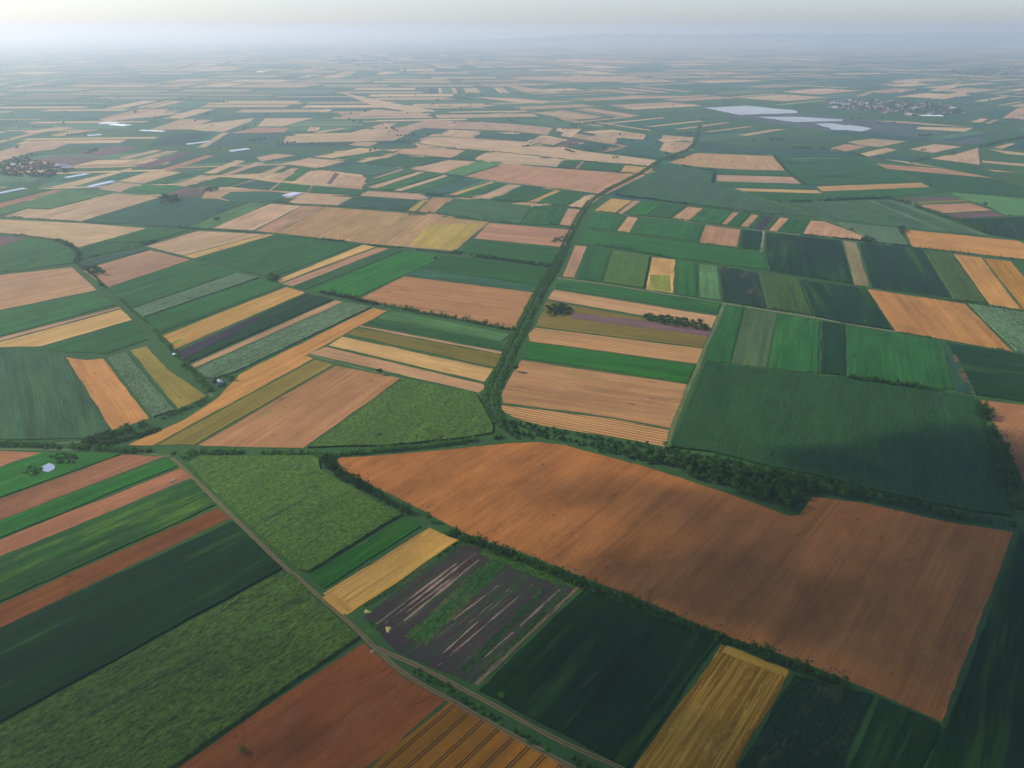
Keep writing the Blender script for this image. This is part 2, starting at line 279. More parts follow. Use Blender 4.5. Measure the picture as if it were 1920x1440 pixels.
FIELDS = '''
r|0,845 82,848 0,876|small brown field corner at the left edge just under the long hedge
b|82,848 230,851 0,934 0,877|bright green strip field holding the small pond between two bushes
r|231,852 312,855 0,976 0,935|brown strip field directly below the green strip with the pond
b|316,858 336,873 0,1010 0,978|thin bright green strip between two brown strips left of the dirt track
r|340,877 361,896 0,1045 0,1011|brown strip with a round bare spot near the dirt track
B|364,899 406,947 0,1131 0,1047|patchy bright green strip with yellow streaks left of the dirt track
x|410,951 435,972 0,1178 0,1132|red brown ploughed strip beside the broad dark green field
d|437,977 532,1066 0,1358 0,1180|broad dark green crop field left of the dirt track
L|536,1070 676,1196 500,1316 325,1440 0,1440 0,1361|large rough light green maize field in the bottom left corner
x|682,1203 762,1272 840,1312 690,1440 332,1440 505,1319|red brown field at the bottom with one green bush in it
t|843,1314 900,1346 1033,1421 1062,1440 694,1440|orange brown grain field with dark paired wheel tracks at the bottom
L|350,870 377,856 597,856 602,882 640,905 700,938 757,965 577,1075 560,1070 480,1000 430,952 400,924|large light green maize field between the dirt track and the diagonal hedge
b|762,969 792,987 607,1106 579,1080|short bright green strip above the golden stubble strip by the dirt track
w|805,988 863,1013 650,1156 603,1113|golden stubble strip between the green strip and the dark vegetable plot
G|860,1021 893,1023 1080,1104 885,1284 830,1262 747,1228 677,1157|dark vegetable plot with pale soil lines and green rows
d|1096,1103 1347,1204 1181,1440 1168,1440 960,1331 895,1296|very dark green field split by one thin line beside the bottom road
W|1352,1207 1484,1260 1379,1440 1184,1440|golden yellow wheat stubble field with pale swaths at the bottom
D|1488,1265 1640,1304 1580,1440 1382,1440|mottled dark green field with brownish patches right of the golden stubble
d|1647,1308 1766,1360 1728,1440 1588,1440|dark green field under the lower right corner of the wide brown field
d|1908,1000 1920,1000 1920,1440 1735,1440 1774,1358|almost black green field along the right side of the wide brown field
R|640,857 700,854 800,846 900,836 960,830 1010,828 1060,834 1130,853 1210,874 1280,896 1380,930 1480,967 1497,965 1510,948 1523,930 1613,941 1780,979 1902,997 1768,1356 1640,1299 1493,1239 1335,1184 1200,1125 1080,1078 993,1043 860,996 760,942 680,901 628,876 630,862|widest field in the picture, bare brown, below the wood
L|575,841 757,712 895,739 905,761 926,803 924,814 870,823 730,837|green triangular field with ribbed rows left of the canal bend
S|368,836 628,685 752,709 570,841|large tan stubble field left of the ribbed green triangle
v|290,836 364,835 627,684 590,674 480,734|olive tinged strip between the two big stubble fields by the crossroads
O|237,835 345,787 402,750 447,703 480,685 700,577 727,583 645,628 575,667 589,672 480,732 287,836|long orange stubble strip running from the crossroads to the hedge
l|731,583 958,627 940,641 707,597|pale green strip just below the hedge left of the canal
g|705,600 939,643 944,658 686,607|mid green strip under the pale green strip left of the canal
s|677,610 944,660 940,664 673,613|thin tan line field above the olive strip left of the canal
v|672,615 943,666 930,690 647,626|olive green strip touching the canal trees on the left
y|641,631 926,692 909,717 615,648|yellow tan ripening strip left of the canal
s|612,650 907,720 911,728 898,737 578,663|pinkish stubble strip, lowest of the six strips left of the canal
S|757,518 1006,549 973,619 850,597 674,560|large tan stubble field above the hedge left of the canal
e|785,503 1015,540 1008,547 760,516|grey green strip on top of the large tan field left of the canal
g|842,479 1033,505 1020,538 787,501|green field with brighter lower part left of the canal
g|885,450 1056,469 1038,496 860,473|green field between two hedges left of the canal
m|917,418 1074,431 1059,464 888,447|reddish tan field left of the canal beside the small bush patch
s|612,388 740,398 917,416 853,471 700,458 518,437|huge pale tan field in the centre left, between two long hedges
Y|802,421 907,419 853,470 767,461|yellowish half of the huge pale tan field
m|568,386 611,388 517,437 479,433|reddish strip on the left flank of the huge pale tan field
p|507,382 566,386 476,432 395,428|pale greyed tan field left of the reddish strip
g|520,441 677,458 510,521 366,486|large green field under the huge pale tan field
y|500,439 516,440 364,485 343,480|thin yellow tan strip along the left edge of the large green field
y|681,459 705,463 525,531 519,525|golden yellow strip starting at the dark round tree clump
m|707,464 730,466 548,537 527,532|pinkish strip to the right of the golden yellow strip
g|732,467 757,470 572,544 550,539|dark green strip to the right of the pinkish strip
b|758,471 838,480 755,517 670,558 582,546|fresh green field above the end of the long hedge
p|371,433 498,439 342,479 274,462|pinkish tan field above the strip fields on the left
m|283,469 358,487 200,539 153,506|pink brown field with a dark tree clump at its left corner
g|362,488 443,511 246,579 204,544|green strip field to the right of the left canal path, upper one
C|445,512 487,521 268,596 248,581|greyish mottled crop strip on the left
g|490,522 534,536 300,626 269,598|green strip under the greyish mottled strip
w|537,538 573,549 328,655 301,631|gold tan strip with a green corner patch on the left
d|575,551 625,562 348,684 330,662|dark green strip under the gold tan strip
k|331,661 478,594 490,600 346,675|slate black bare soil strip beside the dark green strip
s|628,563 645,566 357,694 349,687|narrow tan strip under the slate and dark green strips
C|648,567 697,576 440,699 400,711 373,707 361,696|pale speckled sunflower strip above the little house
s|0,516 22,513 135,501 183,544 0,582|tan stubble field at the left edge below the curved tree line
g|0,585 183,547 218,572 0,631|green field under the tan stubble field at the left edge
m|0,633 224,575 228,578 0,640|thin reddish line field at the left edge
y|0,642 228,580 249,600 77,650 0,652|yellow tan strip field at the left edge
g|250,602 281,636 200,664 122,661 80,652|green wedge field under the yellow tan strip on the left
E|0,657 20,656 120,668 207,806 175,819 155,824 0,825|large grey green field at the left edge above the long hedge
o|122,669 162,675 194,672 281,785 210,807|brown strip field between two green fields on the left
C|201,672 237,661 329,770 286,784|rough green strip to the right of the brown strip on the left
q|243,657 275,649 312,690 387,742 384,747 333,768|yellow and brown field with a pale arc, above the crossroads hedge
g|0,466 50,450 105,454 140,473 140,493 22,509 0,511|green field inside the bend of the curved tree line at the left edge
u|0,443 15,442 46,448 0,463|small purple tan field at the left edge by the curved tree line
p|0,411 150,418 276,428 148,464 107,451 12,437 0,436|pale tan field above the curved tree line at the left
g|281,429 357,431 300,449 234,457 194,451|green field right of the pale tan field on the left
g|192,453 232,458 296,451 268,462 150,487 149,469|darker green field beside a slanting hedge on the left
e|270,465 280,468 153,503 147,493|thin dark green strip above the pink brown field on the left
p|6,406 52,391 92,393 215,362 300,370 152,415|large pale pink tan field upper left, above the long hedge
e|307,371 410,373 435,380 464,380 350,426 157,416|large dark green field with a tree clump at its top, upper left
l|467,380 505,382 397,429 353,426|light green strip right of the large dark green field
l|0,393 125,356 210,361 95,392 52,390 0,403|pale green strip above the large pink tan field
m|0,381 100,356 122,356 0,391|pinkish red strip at the left edge, upper left
g|0,368 60,353 98,355 0,379|green strip above the pinkish red strip at the left edge
p|93,351 160,335 245,315 250,317 126,354|long pale tan strip below the far left village
p|221,340 287,319 342,323 268,344|pale tan field right of the white greenhouse, upper left
p|184,355 217,342 264,345 225,360|short pale tan field directly under the white greenhouse
g|270,346 345,351 305,365 231,360|dark green field under the pale tan fields, upper left
g|343,324 360,326 313,346 273,344|green strip right of the pale tan field, upper left
p|321,347 377,328 410,331 347,350|pale tan strip above the grey field, upper left
g|351,350 412,332 479,336 428,351|green field right of the pale tan strip, upper left
e|432,351 480,337 523,343 504,357|slate green field, upper left, before the bright green one
u|311,365 345,352 387,353 375,370|greyish field behind the large dark green field
e|412,371 432,360 505,359 544,363 534,370 517,379 437,378|slate green field left of the small white plastic sheet
b|526,342 584,348 577,361 508,357|light fresh green field above the small white plastic sheet
g|586,348 686,356 674,367 578,362|green field right of the fresh green one above the white plastic sheet
p|566,365 661,370 632,386 539,380|tan field right of the small white plastic sheet
e|666,370 782,376 760,395 636,386|slate green field above the huge pale tan field
Y|791,376 806,373 780,396 762,396|small yellow green sliver field above the huge pale tan field
s|811,370 847,371 813,400 783,397|short tan field right of the yellow green sliver
E|850,372 997,386 976,420 917,414 816,401|grey green field beside the canal hedge above the reddish tan field
p|690,358 785,363 804,371 790,375 674,367|pale pink strip above the slate green field
g|1000,386 1061,390 1045,422 979,420|green field left of the canal, next to a tan one
s|1065,391 1095,394 1080,425 1048,422|tan field squeezed against the canal, left bank
g|983,349 1039,356 988,378 923,374|deep green field under the big smooth tan field left of the canal
y|1042,356 1053,358 1001,380 990,379|thin golden strip under the big smooth tan field
g|1055,359 1101,365 1060,386 1004,380|green field between the thin golden strip and the canal
p|1105,365 1131,367 1098,391 1064,386|pink tan field against the canal, left bank, under the big smooth tan field
p|696,335 750,317 759,318 705,335|short pale strip, leftmost of the fan of strips in the centre
g|698,336 762,319 781,322 691,347|green strip, second from the left in the fan of strips
p|689,351 785,322 797,323 706,353|pale strip, third from the left in the fan of strips
g|708,353 798,324 827,327 731,357|green strip, fourth from the left in the fan of strips
p|736,358 832,328 841,330 750,359|pale strip, fifth from the left in the fan of strips
g|752,359 843,331 869,333 782,362|deep green strip, sixth from the left in the fan of strips
e|784,362 871,333 904,339 831,366|grey green strip, seventh from the left in the fan of strips
y|838,366 920,341 927,342 850,368|golden strip, eighth from the left in the fan of strips
g|852,368 928,342 948,345 880,371|green strip, ninth from the left in the fan of strips
p|891,372 953,346 979,348 918,373|pale tan strip at the right end of the fan of strips
s|871,331 950,307 1040,315 1212,328 1136,365 1060,355 955,343|big smooth tan field ending in a point at the canal
p|768,317 842,300 894,303 831,325|pale tan field above the fan of strips
l|833,325 899,303 943,307 869,330|greyish green field left of the big smooth tan field
g|686,306 745,291 833,299 765,316|dark green field above the fan of strips
e|614,317 681,307 757,316 696,330 632,322|grey green field left of the dark green one above the fan
p|528,307 580,296 649,302 596,316|pale tan field with a hedge along its lower side, centre left
p|588,294 675,277 714,280 623,297|long pale pink field, centre left
g|626,298 720,281 741,285 667,300|green strip below the long pale pink field
p|667,303 737,288 744,290 681,305|thin pale strip on top of the dark green field
p|753,289 785,275 874,282 846,296|pale striped field under the long pale band
g|849,296 877,282 911,286 887,299|small dark green field under the long pale band
p|891,300 914,287 1055,300 1045,313 948,305|pale field above the big smooth tan field
g|1058,301 1089,303 1075,315 1048,313|small green field in the row above the big smooth tan field
m|1091,303 1097,304 1082,316 1077,316|narrow pink strip between two green fields above the big smooth tan field
g|1100,304 1169,310 1160,321 1086,317|deep green rectangle in the row above the big smooth tan field
y|1172,310 1225,315 1217,326 1163,322|yellow tan field next to the canal above the big smooth tan field
p|771,270 815,257 960,267 1236,301 1226,312 1060,298 960,288|long pale band field reaching the canal fork
e|733,266 793,240 839,242 768,268|teal green field under the far pale plain
p|822,254 843,243 902,246 882,258|pale field between two teal green ones, far centre
e|886,259 906,247 1006,255 987,266|teal green field above the long pale band
p|991,267 1009,256 1064,261 1037,273|pale field above the long pale band, left of the greyed one
u|1040,274 1067,261 1099,265 1067,276|greyed tan field above the long pale band
e|1071,276 1102,266 1159,272 1127,283|teal field above the long pale band near the canal
m|1129,284 1168,275 1173,276 1135,286|thin pink strip between two teal fields
e|1138,286 1174,277 1270,290 1242,298|teal field above the canal fork
p|800,225 960,232 1037,240 1027,253 960,246 840,241 792,238 731,264 692,261 740,242|far pale plain field with an L shape, centre
p|656,249 683,242 736,242 718,251|pale field at the left end of the far pale plain
p|1046,240 1091,242 1072,258 1051,255 1056,248 1041,245|pale notched field, far centre
p|1121,251 1152,247 1209,251 1204,260 1160,256 1152,268 1096,261|pale stepped field with one dark bush, far centre
p|1243,253 1301,258 1299,265 1238,261|pale field against the canal top, upper of two
p|1246,265 1300,267 1299,281 1267,288 1235,282|pale field against the canal top, lower of two
e|1162,258 1205,262 1212,251 1239,253 1235,263 1243,266 1233,281 1152,270|teal green field left of the two pale fields by the canal top
s|1252,305 1305,287 1449,293 1473,320 1385,318 1310,313|pale golden field just right of the canal fork
E|1157,365 1251,308 1310,317 1341,322 1338,343 1371,354 1440,379 1538,408 1440,399 1250,377|very large dull green field right of the canal
g|1343,321 1474,323 1486,331 1343,327|thin green strip under the pale golden field right of the canal
p|1343,328 1488,332 1507,345 1343,340|pink and tan strip right of the very large dull green field
g|1347,342 1508,347 1529,355 1374,351|thin green strip above a yellow line field on the right
y|1376,353 1532,357 1543,363 1396,359|yellow line field on the right, the lower left one
g|1400,362 1545,366 1598,372 1480,378 1442,375|green strip under the lower left yellow line field
y|1531,350 1727,343 1744,351 1541,359|long yellow strip field on the right
g|1543,361 1747,353 1773,360 1665,371 1566,371|green strip under the long yellow strip on the right
g|1459,298 1625,298 1655,313 1690,330 1723,340 1530,348 1507,343 1479,322|dark green field above the long yellow strip
e|1402,276 1502,276 1590,287 1623,295 1460,296 1448,290 1312,284 1311,266|teal green field right of the canal top
p|1588,266 1635,260 1701,265 1650,276 1611,272|pale tan field right, topmost of three touching ones
m|1548,280 1586,270 1629,275 1580,285|pinker field left of the topmost pale one on the right
p|1603,290 1660,277 1684,281 1631,294|narrow pale field under the two touching ones on the right
p|1704,280 1752,270 1804,275 1750,287|pale lens shaped field, upper right
p|1744,297 1775,291 1786,291 1834,277 1838,309|pale triangle field with a straight right side, upper right
s|1628,306 1767,316 1864,334 1656,316|long pink wedge field, upper right
p|1656,298 1700,303 1768,315 1720,309|pale sliver above the long pink wedge
p|1861,277 1890,269 1906,269 1880,279|small pale strip near the right edge, upper right
p|1852,279 1920,287 1920,291 1890,289|thin pale strip at the right edge under the small strip
p|1841,301 1920,307 1920,312 1841,305|thin pale strip at the right edge beside the triangle
y|1852,318 1916,324 1867,322|tiny yellow sliver near the right edge
g|1692,322 1865,336 1900,346 1920,353 1920,371 1780,359 1747,350 1729,341|dark green field right of the long yellow strip
g|1720,304 1838,313 1873,334 1770,314|green wedge between the pale triangle and the pink wedge
l|1780,361 1920,373 1920,405 1890,405 1850,386 1804,372|greyish green field at the right edge above the dark one
u|1682,373 1790,370 1801,373 1703,379|thin greyish purple strip right of the striped dark green triangle
v|1704,380 1806,374 1818,378 1718,384|thin olive strip above a tan field on the right
s|1721,385 1820,381 1861,395 1758,400|tan strip right of the slanting tree line
u|1759,402 1863,397 1886,406 1791,409|greyish pink strip directly under the tan strip on the right
d|1788,411 1888,409 1920,408 1920,451 1856,440|dark green field at the right edge under the greyish pink strip
E|1487,380 1664,375 1853,443 1690,427 1562,411 1532,397|dark green triangle with two pale stripes on the right
y|1146,372 1185,376 1155,399 1114,395|yellow tan field, first from the canal in the row of small plots
s|1187,376 1202,377 1167,401 1157,400|tan field, second from the canal in the row of small plots
b|1205,378 1241,382 1212,405 1170,401|bright green field, third from the canal in the row of small plots
g|1244,382 1286,387 1256,409 1215,405|mid green field, fourth from the canal in the row of small plots
s|1289,388 1319,391 1290,415 1260,409|wide tan field, fifth from the canal in the row of small plots
g|1322,391 1371,397 1350,421 1294,415|green field, sixth from the canal in the row of small plots
s|1374,398 1386,399 1362,422 1352,421|narrow tan field, seventh from the canal in the row of small plots
b|1388,400 1406,401 1385,425 1364,422|bright green field, eighth from the canal in the row of small plots
s|1409,402 1423,404 1402,427 1387,425|narrow tan field, ninth from the canal in the row of small plots
g|1426,404 1432,405 1412,428 1404,427|sliver of green left of the slate plot in the row of small plots
k|1434,405 1452,407 1432,431 1414,429|slate bare soil plot in the row of small plots
g|1454,407 1459,408 1439,432 1434,431|sliver of green right of the slate plot in the row of small plots
s|1462,408 1479,410 1457,434 1441,432|tan plot just right of the slate one
b|1482,410 1516,413 1501,438 1460,434|green plot left of the tan wedge ending the row of small plots
s|1520,414 1545,415 1595,433 1618,443 1614,450 1505,438|tan wedge at the right end of the row of small plots
C|1568,417 1684,429 1704,461 1637,453 1619,441|mottled grey green field beside the round tree clump on the right
o|1694,430 1911,452 1920,457 1920,486 1711,463|long orange stubble field at the right edge
g|1111,399 1171,407 1152,432 1101,426|green field with yellow streaks by the canal, right bank
s|1177,406 1197,409 1180,436 1156,433|pinkish tan plot, second field right of the canal
g|1200,409 1320,421 1307,453 1183,436|long green field left of the square tan field
s|1323,422 1389,431 1382,463 1311,455|square tan field right of the long green one
d|1392,432 1429,435 1426,469 1385,465|small dark green square next to the square tan field
g|1097,429 1155,437 1310,459 1430,474 1438,506 1260,484 1120,460 1083,457|long dark green band field right of the canal
d|1437,437 1576,452 1599,533 1515,520 1444,508 1434,472|dark green field left of the faded brown strip
n|1580,451 1606,455 1631,538 1602,535|faded brown green strip between two dark green fields
d|1610,456 1728,468 1784,559 1635,539|dark green field right of the faded brown strip
L|1732,469 1783,476 1851,570 1789,563|light green mottled strip left of the orange field on the right
o|1787,476 1840,483 1916,581 1856,572|orange stubble field on the right, the smooth half
W|1843,484 1895,490 1920,520 1920,582|golden swathed half of the orange stubble field at the right edge
g|1901,490 1920,492 1920,514|small green corner field at the right edge
s|1078,460 1101,462 1077,521 1054,519|tan plot right of the canal at the left end of its row
g|1105,463 1146,470 1127,529 1081,523|mid green plot right of the tan plot by the canal
L|1150,471 1219,481 1207,541 1130,530|speckled light green plot right of the canal
z|1222,482 1266,487 1263,550 1210,543|tan plot whose lower half is yellow green
g|1269,488 1307,495 1308,557 1267,551|deep green plot right of the tan and yellow green one
l|1311,496 1345,499 1353,563 1311,558|paler green plot, fifth from the canal in its row
D|1348,499 1419,512 1436,579 1356,565|mottled dark green plot in the row right of the canal
L|1423,513 1497,524 1523,592 1441,580|light green plot with fine rows right of the mottled dark one
d|1501,525 1623,542 1674,620 1580,606 1528,594|dark green field left of the big orange parallelogram
o|1626,542 1810,570 1901,660 1678,621|big orange parallelogram field on the right
C|1814,570 1855,576 1920,587 1920,663 1905,660|rough green field right of the big orange parallelogram
g|1050,525 1127,534 1265,555 1352,569 1346,589 1180,562 1040,541|long green strip on top of the tan band right of the canal
s|1038,543 1345,593 1335,616 1210,593 1026,561|tan band with a yellow patch right of the canal
v|1024,564 1210,597 1335,618 1326,638 1318,653 1003,612|olive brown field around the purple strip right of the canal
u|1068,586 1185,599 1334,620 1330,631 1073,598|purple brown strip between the two dark shrub rows
T|1002,614 1319,654 1309,683 992,640 990,626|golden striped stubble band right of the canal
b|990,643 1304,685 1290,718 980,672|deep vivid green strip right of the canal
S|977,675 1289,721 1258,804 1150,783 942,756 939,740 959,701|big pinkish tan field right of the canal bend
T|937,759 1150,785 1256,806 1246,838 1185,826 1017,799 967,785 941,770|golden stubble with long pale swath lines on the canal bend
M|1321,682 1440,694 1640,719 1826,747 1848,800 1900,970 1830,962 1647,924 1530,893 1413,870 1335,849 1257,839|largest green field with fine upright rows above the wood
g|1361,573 1397,578 1368,682 1324,677|dark green plot at the left end of the row above the largest green field
N|1399,579 1457,587 1438,690 1370,683|brownish green plot in the row above the largest green field
g|1459,588 1537,601 1535,701 1440,691|plain green plot in the middle of the row above the largest green field
d|1540,603 1584,609 1585,705 1538,701|darkest green plot in the row above the largest green field
g|1587,611 1675,624 1765,641 1790,732 1588,706|wide lighter green plot in the row above the largest green field
e|1767,642 1789,664 1823,741 1793,733|thin slate wedge left of the brown ditch on the right
d|1772,642 1905,664 1920,668 1920,754 1829,741 1791,666|dark green field right of the brown ditch at the right edge
r|1835,750 1920,759 1920,908 1878,820|brown field at the right edge beyond the dark hedge
p|185,224 290,210 345,212 200,228|pale sliver behind the double white greenhouse, far left
p|335,240 400,230 478,221 470,228 420,247 385,246|pale zigzag field, far left
p|482,237 496,222 589,221 528,237|pale block field, far left centre
m|431,250 480,239 544,240 534,248|dull pink field under the pale block, far left centre
p|574,246 581,238 601,239 597,245|tiny pale field, far left centre
p|586,248 640,240 649,241 600,250|thin pale strip right of the tiny pale field
p|673,214 700,205 809,213 800,219 680,218|pale streaked field touching the far straight road
p|593,210 608,204 624,205 615,211|small pale far field left of the streaked one
p|960,149 1087,142 1205,147 1113,154|large pale far field in the upper middle
p|1017,115 1060,110 1233,117 1200,119|farthest large pale strip in the upper middle
p|885,182 960,184 1032,190 1020,194 970,192|pale far wedge, upper middle
p|936,158 1050,172 1040,176 980,170|pinkish far strip above the pale wedge
p|1122,187 1180,179 1280,180 1280,183 1200,185|pale far strip left of the big pale lake
p|884,216 1006,207 1004,208 890,217|long hairline pale strip, far middle
p|642,174 700,186 818,208 780,211 700,199|pale far field pointing at the straight road
p|1073,229 1180,218 1189,219 1085,230|first pale hairline strip in the teal far middle
p|1131,231 1240,220 1249,221 1145,232|second pale hairline strip in the teal far middle
p|1211,237 1310,226 1323,227 1225,238|third pale hairline strip in the teal far middle
p|1264,242 1360,229 1372,230 1280,243|brightest of the pale strips above the canal top
p|1321,247 1400,237 1417,237 1330,248|pale strip right of the canal top
p|1383,253 1445,243 1476,242 1400,255|pale strip nearest the middle lake
p|1636,226 1700,228 1828,239 1740,234|long pale strip under the far village
p|1722,238 1826,240 1810,247 1716,242|pale strip below the long one under the far village
p|1818,229 1840,222 1854,223 1840,230|small pale strip right of the far village
p|1846,231 1865,224 1874,225 1855,232|second small pale strip right of the far village
p|1879,222 1905,204 1920,201 1920,212 1895,216 1920,218 1920,224|pale notched field at the right edge, far
p|1601,182 1625,173 1637,174 1620,180|small pale field left of the far village
p|1683,173 1692,169 1699,170 1692,174|tiny pale field behind the far village
p|1671,152 1724,151 1720,157 1680,155|pale field well behind the far village
p|1741,170 1775,161 1803,154 1790,165 1760,171|stepped pale field behind the far village
p|1741,187 1780,176 1816,169 1811,178|larger pale field right behind the far village
p|0,284 60,264 136,267 100,280 0,293|pale field at the left edge behind the far left village
u|56,300 115,292 199,297 136,311|dull mauve field behind the trees of the far left village
p|39,248 110,238 144,240 60,250|pale strip high on the left, upper of two
p|93,254 140,244 181,243 110,256|pale strip high on the left, lower of two
u|138,287 215,273 261,277 191,294|dull pink grey field, far left, above the strip fields
p|221,296 290,281 306,282 236,299|pale strip, first of the slanting strips far left
p|218,310 312,283 336,283 240,311|pale strip, second of the slanting strips far left
u|252,312 338,286 359,287 282,316|greyed strip, third of the slanting strips far left
e|285,317 370,290 382,291 298,318|teal strip, fourth of the slanting strips far left
m|300,318 386,291 404,292 320,320|pinkish strip, fifth of the slanting strips far left
p|381,325 442,300 461,302 402,326|pale strip above the green field, centre left
p|411,329 480,304 498,306 425,330|pale strip right next to it above the green field, centre left
p|480,295 517,288 556,291 490,303|pale field by the far white sheets, centre left
p|481,328 525,311 539,312 490,334|first pale stripe of the striped block, centre left
p|503,335 547,315 561,316 526,339|second pale stripe of the striped block, centre left
g|529,339 564,316 581,320 551,340|green stripe right of the pale stripes, centre left
p|553,340 583,320 626,323 610,344|bright tan block, left of the mauve strip
u|612,344 628,323 637,326 620,346|short mauve strip between two tan blocks
p|622,346 639,327 686,333 681,350|bright tan block right of the mauve strip
p|653,272 670,265 711,267 692,275|pale field above the long pale pink field
p|693,260 722,252 757,253 733,264|pale field left of the teal green one, far centre
p|693,239 720,231 744,231 730,240|small pale far field left of the straight road end
'''
